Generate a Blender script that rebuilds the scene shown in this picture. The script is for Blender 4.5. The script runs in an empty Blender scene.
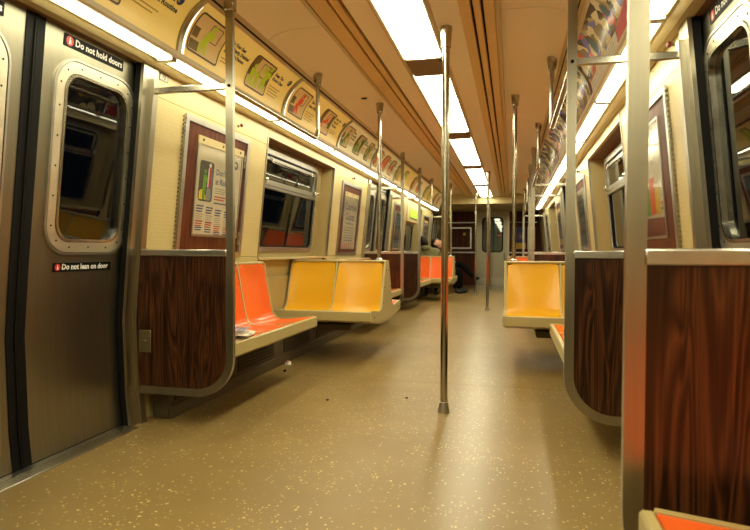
import bpy, bmesh, math, random
from mathutils import Vector, Matrix
random.seed(7)
sc = bpy.context.scene
col = sc.collection

# ------------------------------------------------------------------ camera, world, exposure
F_PX, VX, VY, EYE, CAMX = 574.0, 512.0, 252.0, 0.91, 0.57
_a, _b = (VX - 375) / F_PX, (265 - VY) / F_PX
_n = math.sqrt(_a * _a + _b * _b + 1)
YAW = math.asin(_a / _n)
PITCH = math.asin(_b / _n / math.cos(YAW))
cd = bpy.data.cameras.new('camera')
cam = bpy.data.objects.new('camera', cd)
col.objects.link(cam)
cam.location = (CAMX, 0, EYE)
cam.rotation_euler = (Matrix.Rotation(YAW, 3, 'Z') @ Matrix.Rotation(math.pi / 2 - PITCH, 3, 'X') @ Matrix.Rotation(math.radians(0.22), 3, 'Z')).to_euler()
cd.sensor_width = 36
cd.lens = F_PX / 750 * 36
cd.clip_start = 0.05
cd.dof.use_dof = True
cd.dof.focus_distance = 3.3
cd.dof.aperture_fstop = 5.6
sc.camera = cam
w = bpy.data.worlds.new('tunnel_dark')
sc.world = w
w.use_nodes = True
w.node_tree.nodes['Background'].inputs[0].default_value = (0.004, 0.005, 0.008, 1)
w.node_tree.nodes['Background'].inputs[1].default_value = 1.0
sc.view_settings.view_transform = 'Standard'
sc.view_settings.look = 'None'
sc.view_settings.exposure = 0.06
sc.view_settings.gamma = 1.0
sc.view_settings.use_curve_mapping = False

LIGHT_COL = (1.0, 0.955, 0.66)
CEIL_LIGHT = 17.0          # emission of the ceiling fluorescents
COVE_LIGHT = 14.5         # emission of the cove fluorescents
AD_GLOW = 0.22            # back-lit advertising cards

# ------------------------------------------------------------------ helpers
def lin(r, g, b):
    f = lambda c: (c / 255) / 12.92 if c / 255 <= 0.04045 else ((c / 255 + 0.055) / 1.055) ** 2.4
    return (f(r), f(g), f(b), 1)

MATS = {}
def newmat(name):
    m = bpy.data.materials.new(name)
    m.use_nodes = True
    MATS[name] = m
    nt = m.node_tree
    return m, nt, nt.nodes['Principled BSDF']

def mat(name, c, rough=0.5, metal=0.0, emit=0.0, ecol=None, noise=0.0, nscale=8.0, spec=None, coat=0.0):
    m, nt, p = newmat(name)
    p.inputs['Base Color'].default_value = c
    p.inputs['Roughness'].default_value = rough
    p.inputs['Metallic'].default_value = metal
    if spec is not None:
        p.inputs['Specular IOR Level'].default_value = spec
    if coat:
        p.inputs['Coat Weight'].default_value = coat
        p.inputs['Coat Roughness'].default_value = 0.08
    if emit:
        p.inputs['Emission Color'].default_value = ecol or c
        p.inputs['Emission Strength'].default_value = emit
    tc = nt.nodes.new('ShaderNodeTexCoord')
    ns = nt.nodes.new('ShaderNodeTexNoise')
    ns.inputs['Scale'].default_value = nscale
    ns.inputs['Detail'].default_value = 4
    nt.links.new(tc.outputs['Object'], ns.inputs['Vector'])
    if noise:
        mx = nt.nodes.new('ShaderNodeMix'); mx.data_type = 'RGBA'
        mx.inputs['A'].default_value = tuple(x * (1 - noise) for x in c[:3]) + (1,)
        mx.inputs['B'].default_value = tuple(min(1, x * (1 + noise)) for x in c[:3]) + (1,)
        nt.links.new(ns.outputs['Fac'], mx.inputs['Factor'])
        nt.links.new(mx.outputs['Result'], p.inputs['Base Color'])
    mr = nt.nodes.new('ShaderNodeMapRange')
    mr.inputs['From Min'].default_value = 0.3; mr.inputs['From Max'].default_value = 0.7
    mr.inputs['To Min'].default_value = max(0.02, rough * 0.96); mr.inputs['To Max'].default_value = min(1, rough * 1.04)
    nt.links.new(ns.outputs['Fac'], mr.inputs['Value'])
    nt.links.new(mr.outputs['Result'], p.inputs['Roughness'])
    return m

def mapped(nt, scale, coord='Object', rot=(0, 0, 0)):
    tc = nt.nodes.new('ShaderNodeTexCoord')
    mp = nt.nodes.new('ShaderNodeMapping')
    mp.inputs['Scale'].default_value = scale
    mp.inputs['Rotation'].default_value = rot
    nt.links.new(tc.outputs[coord], mp.inputs['Vector'])
    return mp.outputs['Vector']

def ramp(nt, fac, stops):
    r = nt.nodes.new('ShaderNodeValToRGB')
    e = r.color_ramp.elements
    while len(e) < len(stops):
        e.new(0.5)
    for el, (p, c) in zip(e, stops):
        el.position = p; el.color = c
    nt.links.new(fac, r.inputs['Fac'])
    return r.outputs['Color']

def noise(nt, vec, scale, detail=3, rough=0.5, dist=0.0):
    n = nt.nodes.new('ShaderNodeTexNoise')
    n.inputs['Scale'].default_value = scale; n.inputs['Detail'].default_value = detail
    n.inputs['Roughness'].default_value = rough; n.inputs['Distortion'].default_value = dist
    nt.links.new(vec, n.inputs['Vector'])
    return n.outputs['Fac']

def bump(nt, p, height, strength, dist=0.002):
    b = nt.nodes.new('ShaderNodeBump')
    b.inputs['Strength'].default_value = strength; b.inputs['Distance'].default_value = dist
    nt.links.new(height, b.inputs['Height'])
    nt.links.new(b.outputs['Normal'], p.inputs['Normal'])

def brushed(name, c, rough, vec_scale):
    m, nt, p = newmat(name)
    p.inputs['Metallic'].default_value = 1.0
    v = mapped(nt, vec_scale)
    f = noise(nt, v, 1.0, 5, 0.6)
    c1 = ramp(nt, f, [(0.3, tuple(x * 0.92 for x in c[:3]) + (1,)), (0.7, tuple(min(1, x * 1.06) for x in c[:3]) + (1,))])
    nt.links.new(c1, p.inputs['Base Color'])
    mr = nt.nodes.new('ShaderNodeMapRange')
    mr.inputs['From Min'].default_value = 0.3; mr.inputs['From Max'].default_value = 0.7
    mr.inputs['To Min'].default_value = rough * 0.94; mr.inputs['To Max'].default_value = rough * 1.06
    nt.links.new(f, mr.inputs['Value']); nt.links.new(mr.outputs['Result'], p.inputs['Roughness'])
    return m

def woodgrain(name, dark, mid, light, vec_scale, rough=0.28, rings=9.0, spec=0.4):
    m, nt, p = newmat(name)
    v = mapped(nt, vec_scale)
    f = noise(nt, v, 1.0, 2.5, 0.5, 0.7)
    mu = nt.nodes.new('ShaderNodeMath'); mu.operation = 'MULTIPLY'; mu.inputs[1].default_value = rings
    nt.links.new(f, mu.inputs[0])
    pp = nt.nodes.new('ShaderNodeMath'); pp.operation = 'PINGPONG'; pp.inputs[1].default_value = 0.5
    nt.links.new(mu.outputs[0], pp.inputs[0])
    vf = mapped(nt, (vec_scale[0] * 9, vec_scale[1] * 9, vec_scale[2] * 2.2))
    f2 = noise(nt, vf, 1.0, 4, 0.65)
    ml = nt.nodes.new('ShaderNodeMath'); ml.operation = 'MULTIPLY_ADD'; ml.inputs[1].default_value = 0.75
    nt.links.new(pp.outputs[0], ml.inputs[0])
    m3_ = nt.nodes.new('ShaderNodeMath'); m3_.operation = 'MULTIPLY'; m3_.inputs[1].default_value = 0.75
    nt.links.new(f2, m3_.inputs[0]); nt.links.new(m3_.outputs[0], ml.inputs[2])
    c = ramp(nt, ml.outputs[0], [(0.30, dark), (0.52, mid), (0.85, light)])
    nt.links.new(c, p.inputs['Base Color'])
    p.inputs['Roughness'].default_value = rough
    p.inputs['Specular IOR Level'].default_value = spec
    return m

def make_floor_mat():
    m, nt, p = newmat('floor_linoleum')
    v = mapped(nt, (1, 1, 1))
    big = noise(nt, v, 1.6, 5, 0.6)
    base = ramp(nt, big, [(0.3, (0.215, 0.140, 0.048, 1)), (0.7, (0.272, 0.182, 0.064, 1))])
    vo = nt.nodes.new('ShaderNodeTexVoronoi'); vo.inputs['Scale'].default_value = 66
    vo.inputs['Randomness'].default_value = 1.0
    v2 = nt.nodes.new('ShaderNodeVectorMath'); v2.operation = 'ADD'
    nz = nt.nodes.new('ShaderNodeTexNoise'); nz.inputs['Scale'].default_value = 90; nz.inputs['Detail'].default_value = 2
    nt.links.new(v, nz.inputs['Vector'])
    sc_ = nt.nodes.new('ShaderNodeVectorMath'); sc_.operation = 'SCALE'; sc_.inputs['Scale'].default_value = 0.02
    nt.links.new(nz.outputs['Color'], sc_.inputs[0])
    nt.links.new(v, v2.inputs[0]); nt.links.new(sc_.outputs[0], v2.inputs[1])
    nt.links.new(v2.outputs[0], vo.inputs['Vector'])
    # a fleck: small distance, only in some cells
    lt = nt.nodes.new('ShaderNodeMath'); lt.operation = 'LESS_THAN'; lt.inputs[1].default_value = 0.29
    nt.links.new(vo.outputs['Distance'], lt.inputs[0])
    sp = nt.nodes.new('ShaderNodeSeparateColor'); nt.links.new(vo.outputs['Color'], sp.inputs[0])
    patch = noise(nt, v, 2.2, 3, 0.6)
    th = nt.nodes.new('ShaderNodeMapRange')
    th.inputs['From Min'].default_value = 0.35; th.inputs['From Max'].default_value = 0.7
    th.inputs['To Min'].default_value = 0.95; th.inputs['To Max'].default_value = 0.45
    nt.links.new(patch, th.inputs['Value'])
    gt = nt.nodes.new('ShaderNodeMath'); gt.operation = 'GREATER_THAN'
    nt.links.new(sp.outputs[0], gt.inputs[0]); nt.links.new(th.outputs['Result'], gt.inputs[1])
    mu = nt.nodes.new('ShaderNodeMath'); mu.operation = 'MULTIPLY'
    nt.links.new(lt.outputs[0], mu.inputs[0]); nt.links.new(gt.outputs[0], mu.inputs[1])
    m2 = nt.nodes.new('ShaderNodeMath'); m2.operation = 'MULTIPLY'
    nt.links.new(mu.outputs[0], m2.inputs[0])
    pw = nt.nodes.new('ShaderNodeMapRange'); pw.inputs['To Min'].default_value = 0.25; nt.links.new(sp.outputs[1], pw.inputs['Value']); nt.links.new(pw.outputs['Result'], m2.inputs[1])
    mx = nt.nodes.new('ShaderNodeMix'); mx.data_type = 'RGBA'
    nt.links.new(m2.outputs[0], mx.inputs['Factor']); nt.links.new(base, mx.inputs['A'])
    mx.inputs['B'].default_value = (0.80, 0.61, 0.27, 1)
    nt.links.new(mx.outputs['Result'], p.inputs['Base Color'])
    rg = nt.nodes.new('ShaderNodeMapRange')
    rg.inputs['From Min'].default_value = 0.3; rg.inputs['From Max'].default_value = 0.7
    rg.inputs['To Min'].default_value = 0.32; rg.inputs['To Max'].default_value = 0.35
    nt.links.new(noise(nt, v, 5, 4, 0.6), rg.inputs['Value'])
    nt.links.new(rg.outputs['Result'], p.inputs['Roughness'])
    p.inputs['Specular IOR Level'].default_value = 0.42
    bump(nt, p, noise(nt, v, 5.0, 2, 0.5), 0.15, 0.006)
    return m

def make_wall_mat():
    m, nt, p = newmat('cream_melamine')
    v = mapped(nt, (1, 1, 1))
    br = nt.nodes.new('ShaderNodeTexBrick')
    br.offset = 0.0
    br.inputs['Scale'].default_value = 1.0
    br.inputs['Brick Width'].default_value = 0.022; br.inputs['Row Height'].default_value = 0.022
    br.inputs['Mortar Size'].default_value = 0.0022; br.inputs['Mortar Smooth'].default_value = 0.5
    br.inputs['Color1'].default_value = (0.585, 0.485, 0.228, 1); br.inputs['Color2'].default_value = (0.56, 0.46, 0.214, 1)
    br.inputs['Mortar'].default_value = (0.535, 0.43, 0.19, 1)
    cmb = nt.nodes.new('ShaderNodeCombineXYZ'); spx = nt.nodes.new('ShaderNodeSeparateXYZ')
    nt.links.new(v, spx.inputs[0])
    nt.links.new(spx.outputs['Y'], cmb.inputs['X']); nt.links.new(spx.outputs['Z'], cmb.inputs['Y'])
    nt.links.new(cmb.outputs[0], br.inputs['Vector'])
    nt.links.new(br.outputs['Color'], p.inputs['Base Color'])
    p.inputs['Roughness'].default_value = 0.36
    return m

def clear_mat(name, tint, base, rough):
    """thin clear sheet: transparent with a Schlick reflection"""
    m, nt, p = newmat(name)
    nt.nodes.remove(p)
    out = nt.nodes['Material Output']
    tr = nt.nodes.new('ShaderNodeBsdfTransparent'); tr.inputs[0].default_value = tint
    gl = nt.nodes.new('ShaderNodeBsdfGlossy'); gl.inputs['Roughness'].default_value = rough
    lw = nt.nodes.new('ShaderNodeLayerWeight'); lw.inputs['Blend'].default_value = 0.5
    pw = nt.nodes.new('ShaderNodeMath'); pw.operation = 'POWER'; pw.inputs[1].default_value = 5.0
    nt.links.new(lw.outputs['Facing'], pw.inputs[0])
    ma = nt.nodes.new('ShaderNodeMath'); ma.operation = 'MULTIPLY_ADD'; ma.inputs[1].default_value = 1 - base; ma.inputs[2].default_value = base
    nt.links.new(pw.outputs[0], ma.inputs[0])
    mx = nt.nodes.new('ShaderNodeMixShader')
    nt.links.new(ma.outputs[0], mx.inputs[0]); nt.links.new(tr.outputs[0], mx.inputs[1]); nt.links.new(gl.outputs[0], mx.inputs[2])
    nt.links.new(mx.outputs[0], out.inputs['Surface'])
    return m
def make_glass():
    return clear_mat('dark_window_glass', (0.5, 0.53, 0.5, 1), 0.07, 0.02)
def make_plastic_sheet():
    return clear_mat('clear_poster_sleeve', (0.98, 0.98, 0.96, 1), 0.03, 0.12)

def lamp_mat(name, strength):
    m, nt, p = newmat(name)
    p.inputs['Base Color'].default_value = (0.9, 0.88, 0.8, 1)
    p.inputs['Emission Color'].default_value = LIGHT_COL + (1,)
    v = mapped(nt, (1, 1, 1))
    mr = nt.nodes.new('ShaderNodeMapRange')
    mr.inputs['To Min'].default_value = strength * 0.93; mr.inputs['To Max'].default_value = strength * 1.07
    nt.links.new(noise(nt, v, 3, 2), mr.inputs['Value'])
    nt.links.new(mr.outputs['Result'], p.inputs['Emission Strength'])
    return m

def art_mat(name, stops, scale, glow):
    m, nt, p = newmat(name)
    v = mapped(nt, (1.0, 0.8, 1.3))
    nz = nt.nodes.new('ShaderNodeTexNoise'); nz.inputs['Scale'].default_value = 9; nz.inputs['Detail'].default_value = 4
    nt.links.new(v, nz.inputs['Vector'])
    sc_ = nt.nodes.new('ShaderNodeVectorMath'); sc_.operation = 'SCALE'; sc_.inputs['Scale'].default_value = 0.16
    nt.links.new(nz.outputs['Color'], sc_.inputs[0])
    ad = nt.nodes.new('ShaderNodeVectorMath'); ad.operation = 'ADD'
    nt.links.new(v, ad.inputs[0]); nt.links.new(sc_.outputs[0], ad.inputs[1])
    vo = nt.nodes.new('ShaderNodeTexVoronoi'); vo.inputs['Scale'].default_value = scale
    nt.links.new(ad.outputs[0], vo.inputs['Vector'])
    sp = nt.nodes.new('ShaderNodeSeparateColor'); nt.links.new(vo.outputs['Color'], sp.inputs[0])
    c = ramp(nt, sp.outputs[0], stops)
    c.node.color_ramp.interpolation = 'CONSTANT'
    nt.links.new(c, p.inputs['Base Color']); nt.links.new(c, p.inputs['Emission Color'])
    p.inputs['Emission Strength'].default_value = glow
    p.inputs['Roughness'].default_value = 0.18
    return m

STEEL = brushed('brushed_steel', (0.40, 0.37, 0.29, 1), 0.32, (40, 40, 2))
STEEL_H = brushed('brushed_steel_rail', (0.48, 0.45, 0.37, 1), 0.24, (14, 14, 14))
DOORSTEEL = brushed('door_steel', (0.33, 0.31, 0.235, 1), 0.36, (30, 70, 1.6))
ALU = brushed('aluminium_trim', (0.54, 0.53, 0.49, 1), 0.32, (20, 4, 20))
FRAMEALU = brushed('window_frame_metal', (0.78, 0.73, 0.58, 1), 0.42, (20, 4, 20))
POLE = brushed('polished_pole', (0.46, 0.43, 0.35, 1), 0.20, (30, 30, 3))
ROSEWOOD = woodgrain('rosewood_laminate', (0.007, 0.0026, 0.001, 1), (0.030, 0.010, 0.0035, 1), (0.105, 0.034, 0.010, 1), (15, 15, 1.1))
MAHOGANY = woodgrain('mahogany_laminate', (0.060, 0.012, 0.0035, 1), (0.095, 0.022, 0.006, 1), (0.14, 0.037, 0.010, 1), (9, 9, 0.5), 0.42, 4.0, 0.15)
FLOOR = make_floor_mat()
WALL = make_wall_mat()
CREAM = mat('cream_paint', (0.56, 0.465, 0.23, 1), 0.42, noise=0.03)
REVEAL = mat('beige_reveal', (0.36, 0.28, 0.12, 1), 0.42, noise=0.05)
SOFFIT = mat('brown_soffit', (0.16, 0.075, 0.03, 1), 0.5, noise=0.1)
CEILING = mat('ceiling_tan', (0.92, 0.84, 0.71, 1), 0.36, noise=0.02, nscale=2)
CEILTRIM = mat('ceiling_trim', (0.58, 0.47, 0.28, 1), 0.35, noise=0.03)
STRIP = mat('gold_strip', (0.74, 0.52, 0.22, 1), 0.38, noise=0.08, nscale=3)
HINGE = mat('dull_brass', (0.17, 0.13, 0.06, 1), 0.45, 0.6)
BLACK = mat('black_void', (0.004, 0.004, 0.004, 1), 0.8)
RUBBER = mat('black_rubber', (0.006, 0.0055, 0.005, 1), 0.6, noise=0.2, spec=0.15)
BROWNBLOCK = mat('brown_block', (0.20, 0.125, 0.05, 1), 0.45, noise=0.15)
ORANGE = mat('orange_fibreglass', (0.78, 0.130, 0.022, 1), 0.22, noise=0.03, nscale=3, spec=0.36)
YELLOW = mat('yellow_fibreglass', (0.70, 0.36, 0.014, 1), 0.22, noise=0.03, nscale=3, spec=0.32)
SHELL = mat('beige_fibreglass', (0.44, 0.355, 0.15, 1), 0.34, noise=0.04, nscale=4)
LAMP = lamp_mat('ceiling_fluorescent', CEIL_LIGHT)
COVE = lamp_mat('cove_fluorescent', COVE_LIGHT)
GLASS = make_glass()
SLEEVE = make_plastic_sheet()
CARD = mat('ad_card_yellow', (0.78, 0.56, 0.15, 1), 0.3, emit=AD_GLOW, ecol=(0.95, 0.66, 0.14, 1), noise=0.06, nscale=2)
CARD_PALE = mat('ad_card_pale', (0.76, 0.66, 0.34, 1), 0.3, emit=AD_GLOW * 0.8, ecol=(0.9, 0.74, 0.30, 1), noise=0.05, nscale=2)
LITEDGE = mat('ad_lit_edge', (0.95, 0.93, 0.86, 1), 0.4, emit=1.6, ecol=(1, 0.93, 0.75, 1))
INK = mat('navy_ink', (0.02, 0.02, 0.055, 1), 0.4)
INKBROWN = mat('brown_ink', (0.075, 0.042, 0.012, 1), 0.4)
INKTAN = mat('tan_ink', (0.42, 0.28, 0.08, 1), 0.4)
INKOLIVE = mat('olive_ink', (0.22, 0.155, 0.035, 1), 0.4)
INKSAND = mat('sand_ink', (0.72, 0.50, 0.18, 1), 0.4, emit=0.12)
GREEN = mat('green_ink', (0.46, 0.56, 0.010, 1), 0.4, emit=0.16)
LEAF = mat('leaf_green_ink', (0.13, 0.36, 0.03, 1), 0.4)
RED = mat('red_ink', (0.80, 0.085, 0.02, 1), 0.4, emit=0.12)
CRIMSON = mat('crimson_ink', (0.55, 0.03, 0.03, 1), 0.4)
YELLOWINK = mat('yellow_ink', (0.85, 0.58, 0.02, 1), 0.4)
STEELBLUE = mat('steel_blue_ink', (0.12, 0.22, 0.33, 1), 0.4)
BLUEINK = mat('blue_ink', (0.03, 0.05, 0.24, 1), 0.4)
GREYINK = mat('grey_ink', (0.30, 0.28, 0.24, 1), 0.5)
DARKGREY = mat('dark_grey_ink', (0.07, 0.065, 0.05, 1), 0.5)
PAPER = mat('poster_paper', (0.68, 0.62, 0.47, 1), 0.4, noise=0.03)
WHITE = mat('white_ink', (0.85, 0.85, 0.80, 1), 0.4)
STICKER = mat('black_sticker', (0.006, 0.006, 0.006, 1), 0.5, spec=0.15)
SIGNRED = mat('sign_red', (0.62, 0.02, 0.015, 1), 0.35)
MAROON = mat('maroon_ink', (0.16, 0.012, 0.012, 1), 0.4)
GRILLE = mat('heater_grille', (0.02, 0.015, 0.008, 1), 0.55, noise=0.3, nscale=40)
PLINTH = mat('heater_plinth', (0.085, 0.062, 0.026, 1), 0.5, noise=0.2)
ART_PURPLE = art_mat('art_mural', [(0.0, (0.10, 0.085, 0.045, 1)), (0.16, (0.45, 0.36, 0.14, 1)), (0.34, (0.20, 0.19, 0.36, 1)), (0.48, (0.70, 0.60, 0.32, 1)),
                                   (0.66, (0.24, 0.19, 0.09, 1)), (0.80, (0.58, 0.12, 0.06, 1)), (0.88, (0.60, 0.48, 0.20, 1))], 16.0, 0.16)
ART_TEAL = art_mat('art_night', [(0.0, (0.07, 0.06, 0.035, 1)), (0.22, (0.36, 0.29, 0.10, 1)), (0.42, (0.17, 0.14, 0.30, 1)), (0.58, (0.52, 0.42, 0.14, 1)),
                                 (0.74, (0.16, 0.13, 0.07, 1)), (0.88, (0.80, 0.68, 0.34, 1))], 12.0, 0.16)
SKIN = mat('skin', (0.52, 0.27, 0.17, 1), 0.5, noise=0.05)
HAIR = mat('dark_hair', (0.012, 0.007, 0.005, 1), 0.5, spec=0.2, noise=0.3, nscale=60)
OLIVE = mat('olive_jacket', (0.12, 0.115, 0.05, 1), 0.8, noise=0.35, nscale=14)
GREYCOAT = mat('grey_coat', (0.055, 0.055, 0.05, 1), 0.85, noise=0.2, nscale=20)
BLACKCLOTH = mat('black_trousers', (0.004, 0.004, 0.0045, 1), 0.9, noise=0.2, nscale=20, spec=0.05)
SHOE = mat('black_shoe', (0.005, 0.005, 0.005, 1), 0.4, spec=0.2)
LIP = mat('lip', (0.35, 0.10, 0.08, 1), 0.45)
SIGNGREEN = mat('lit_green_sign', (0.25, 0.45, 0.03, 1), 0.4, emit=0.9, ecol=(0.45, 0.62, 0.03, 1))

class MB:
    """collects geometry in one bmesh"""
    def __init__(self):
        self.bm = bmesh.new()
    def add(self, verts, faces):
        vs = [self.bm.verts.new(v) for v in verts]
        for f in faces:
            try:
                self.bm.faces.new([vs[i] for i in f])
            except ValueError:
                pass
        return self
    def box(self, x0, x1, y0, y1, z0, z1, bev=0.0):
        x0, x1 = min(x0, x1), max(x0, x1); y0, y1 = min(y0, y1), max(y0, y1); z0, z1 = min(z0, z1), max(z0, z1)
        t = bmesh.new()
        vs = [t.verts.new(p) for p in ((x0, y0, z0), (x1, y0, z0), (x1, y1, z0), (x0, y1, z0), (x0, y0, z1), (x1, y0, z1), (x1, y1, z1), (x0, y1, z1))]
        for f in ((0, 3, 2, 1), (4, 5, 6, 7), (0, 1, 5, 4), (1, 2, 6, 5), (2, 3, 7, 6), (3, 0, 4, 7)):
            t.faces.new([vs[i] for i in f])
        if bev:
            bmesh.ops.bevel(t, geom=list(t.edges), offset=bev, segments=1, affect='EDGES', profile=0.5)
        self.merge(t)
        return self
    def merge(self, t):
        t.verts.index_update()
        vs = [self.bm.verts.new(v.co) for v in t.verts]
        for f in t.faces:
            self.bm.faces.new([vs[v.index] for v in f.verts])
        t.free()
    def tube(self, path, r, n=12):
        path = [Vector(p) for p in path]
        rs = r if isinstance(r, (list, tuple)) else [r] * len(path)
        d0 = (path[1] - path[0]).normalized()
        ref = Vector((0, 0, 1)) if abs(d0.z) < 0.9 else Vector((1, 0, 0))
        u = d0.cross(ref).normalized()
        rings = []
        for i, p in enumerate(path):
            if i == 0: d = path[1] - path[0]
            elif i == len(path) - 1: d = path[-1] - path[-2]
            else: d = (path[i + 1] - p).normalized() + (p - path[i - 1]).normalized()
            d.normalize()
            u = (u - d * u.dot(d)).normalized()
            v = d.cross(u)
            rings.append([self.bm.verts.new(p + (u * math.cos(2 * math.pi * k / n) + v * math.sin(2 * math.pi * k / n)) * rs[i]) for k in range(n)])
        for a, b in zip(rings, rings[1:]):
            for k in range(n):
                self.bm.faces.new((a[k], a[(k + 1) % n], b[(k + 1) % n], b[k]))
        self.bm.faces.new(list(reversed(rings[0]))); self.bm.faces.new(rings[-1])
        return self
    def lathe(self, prof, c=(0, 0, 0), n=16):
        rings = []
        for r, z in prof:
            rings.append([self.bm.verts.new((c[0] + r * math.cos(2 * math.pi * k / n), c[1] + r * math.sin(2 * math.pi * k / n), c[2] + z)) for k in range(n)])
        for a, b in zip(rings, rings[1:]):
            for k in range(n):
                self.bm.faces.new((a[k], a[(k + 1) % n], b[(k + 1) % n], b[k]))
        self.bm.faces.new(list(reversed(rings[0]))); self.bm.faces.new(rings[-1])
        return self
    def ribbon(self, path, w, d, fn):
        """rectangular bar along a 2D path; fn(a, b, c) maps to 3D"""
        n = len(path); rings = []
        for i, (a, b) in enumerate(path):
            if i == 0: t = (path[1][0] - a, path[1][1] - b)
            elif i == n - 1: t = (a - path[-2][0], b - path[-2][1])
            else: t = (path[i + 1][0] - path[i - 1][0], path[i + 1][1] - path[i - 1][1])
            l = math.hypot(*t); nx, ny = -t[1] / l, t[0] / l
            rings.append([self.bm.verts.new(fn(a + nx * s * w / 2, b + ny * s * w / 2, c * d / 2)) for s, c in ((-1, -1), (1, -1), (1, 1), (-1, 1))])
        for p, q in zip(rings, rings[1:]):
            for k in range(4):
                self.bm.faces.new((p[k], p[(k + 1) % 4], q[(k + 1) % 4], q[k]))
        self.bm.faces.new(list(reversed(rings[0]))); self.bm.faces.new(rings[-1])
        return self
    def prism(self, poly, fn, c0, c1):
        a = [self.bm.verts.new(fn(p[0], p[1], c0)) for p in poly]
        b = [self.bm.verts.new(fn(p[0], p[1], c1)) for p in poly]
        n = len(poly)
        for k in range(n):
            self.bm.faces.new((a[k], a[(k + 1) % n], b[(k + 1) % n], b[k]))
        self.bm.faces.new(list(reversed(a))); self.bm.faces.new(b)
        return self
    def ring(self, outer, inner, fn, c0, c1):
        L = [[self.bm.verts.new(fn(p[0], p[1], c)) for p in o] for o, c in ((outer, c0), (outer, c1), (inner, c1), (inner, c0))]
        n = len(outer)
        for i in range(4):
            a, b = L[i], L[(i + 1) % 4]
            for k in range(n):
                self.bm.faces.new((a[k], a[(k + 1) % n], b[(k + 1) % n], b[k]))
        return self
    def sweepy(self, prof, y0, y1, fn=None):
        """closed (x, z) profile swept along y"""
        fn = fn or (lambda x, z, y: (x, y, z))
        return self.prism(prof, fn, y0, y1)
    def flat(self, polys, fn, cuts=()):
        """flat polygons (2D), cut along b = const, mapped by fn(a, b)"""
        t = bmesh.new()
        for poly in polys:
            t.faces.new([t.verts.new((p[0], p[1], 0)) for p in poly])
        for b in cuts:
            bmesh.ops.bisect_plane(t, geom=list(t.verts) + list(t.edges) + list(t.faces), plane_co=(0, b, 0), plane_no=(0, 1, 0))
        for v in t.verts:
            v.co = fn(v.co.x, v.co.y)
        self.merge(t)
        return self

def rrect(a0, a1, b0, b1, r, n=6):
    pts = []
    for ca, cb, t0 in ((a1 - r, b0 + r, -90), (a1 - r, b1 - r, 0), (a0 + r, b1 - r, 90), (a0 + r, b0 + r, 180)):
        for k in range(n + 1):
            t = math.radians(t0 + 90 * k / n)
            pts.append((ca + r * math.cos(t), cb + r * math.sin(t)))
    return pts

def circle(a, b, r, n=12):
    return [(a + r * math.cos(2 * math.pi * k / n), b + r * math.sin(2 * math.pi * k / n)) for k in range(n)]

CACHE = {}
def obj(name, mb, m, parent=None, loc=(0, 0, 0), smooth=True, key=None):
    if key is not None and key in CACHE:
        me = CACHE[key]
    else:
        b = (mb() if callable(mb) else mb).bm
        bmesh.ops.recalc_face_normals(b, faces=list(b.faces))
        me = bpy.data.meshes.new(name)
        b.to_mesh(me); b.free()
        if smooth:
            me.shade_smooth()
            me.set_sharp_from_angle(angle=math.radians(38))
        me.materials.append(m)
        if key is not None:
            CACHE[key] = me
    o = bpy.data.objects.new(name, me)
    col.objects.link(o)
    o.location = loc
    if parent is not None:
        o.parent = parent
    return o

def tag(o, label=None, cat=None, group=None, kind=None):
    if label: o['label'] = label
    if cat: o['category'] = cat
    if group: o['group'] = group
    if kind: o['kind'] = kind
    return o

def empty(name, loc=(0, 0, 0)):
    o = bpy.data.objects.new(name, None)
    o.empty_display_size = 0.1
    col.objects.link(o); o.location = loc
    return o

TXT = {}
def text_geo(s, size, bold=0.0, align='LEFT'):
    k = (s, size, bold, align)
    if k not in TXT:
        c = bpy.data.curves.new('text', 'FONT')
        c.body = s; c.size = size; c.resolution_u = 2; c.offset = bold; c.align_x = align
        c.fill_mode = 'FRONT'
        o = bpy.data.objects.new('text', c)
        col.objects.link(o)
        dg = bpy.context.evaluated_depsgraph_get()
        me = o.evaluated_get(dg).to_mesh()
        TXT[k] = [[(me.vertices[i].co.x, me.vertices[i].co.y) for i in p.vertices] for p in me.polygons]
        o.evaluated_get(dg).to_mesh_clear()
        bpy.data.objects.remove(o); bpy.data.curves.remove(c)
    return TXT[k]

def place(polys, a, b):
    return [[(p[0] + a, p[1] + b) for p in poly] for poly in polys]

ORD = ['nearest', 'second', 'third', 'fourth', 'fifth', 'sixth', 'seventh', 'eighth', 'ninth', 'tenth', 'eleventh', 'twelfth']
SIDE = {-1: 'left', 1: 'right'}

# ------------------------------------------------------------------ car body section
WZ = [(-0.1, 1.352), (0, 1.355), (0.16, 1.372), (0.55, 1.387), (0.86, 1.362), (1.755, 1.275), (2.4, 1.2123)]
def W(z):
    for (z0, w0), (z1, w1) in zip(WZ, WZ[1:]):
        if z <= z1:
            return w0 + (w1 - w0) * (z - z0) / (z1 - z0)
    return WZ[-1][1]
XR = 1.36
def wm(s):
    """wall map: (y, z, c) -> local point, c = distance into the room from the wall face"""
    return lambda y, z, c: (s * (W(z) - c - XR), y, z)
def zcuts(z0, z1):
    return [z0] + [z for z, _ in WZ if z0 + 1e-4 < z < z1 - 1e-4] + [z1]
def wplate(mb, s, y0, y1, z0, z1, c0, c1):
    """plate that follows the wall section"""
    f = wm(s); zs = zcuts(z0, z1)
    poly = [(c0, z) for z in zs] + [(c1, z) for z in reversed(zs)]
    mb.prism(poly, lambda c, z, y: f(y, z, c), y0, y1)
    return mb

Y0, Y1 = -3.62, 16.0
YLOW = 13.22                                  # dropped ceiling begins
DOORWAYS = [1.96, 8.04, 14.12]
BAYS = [-1.08, 5.0, 11.08]

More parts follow.
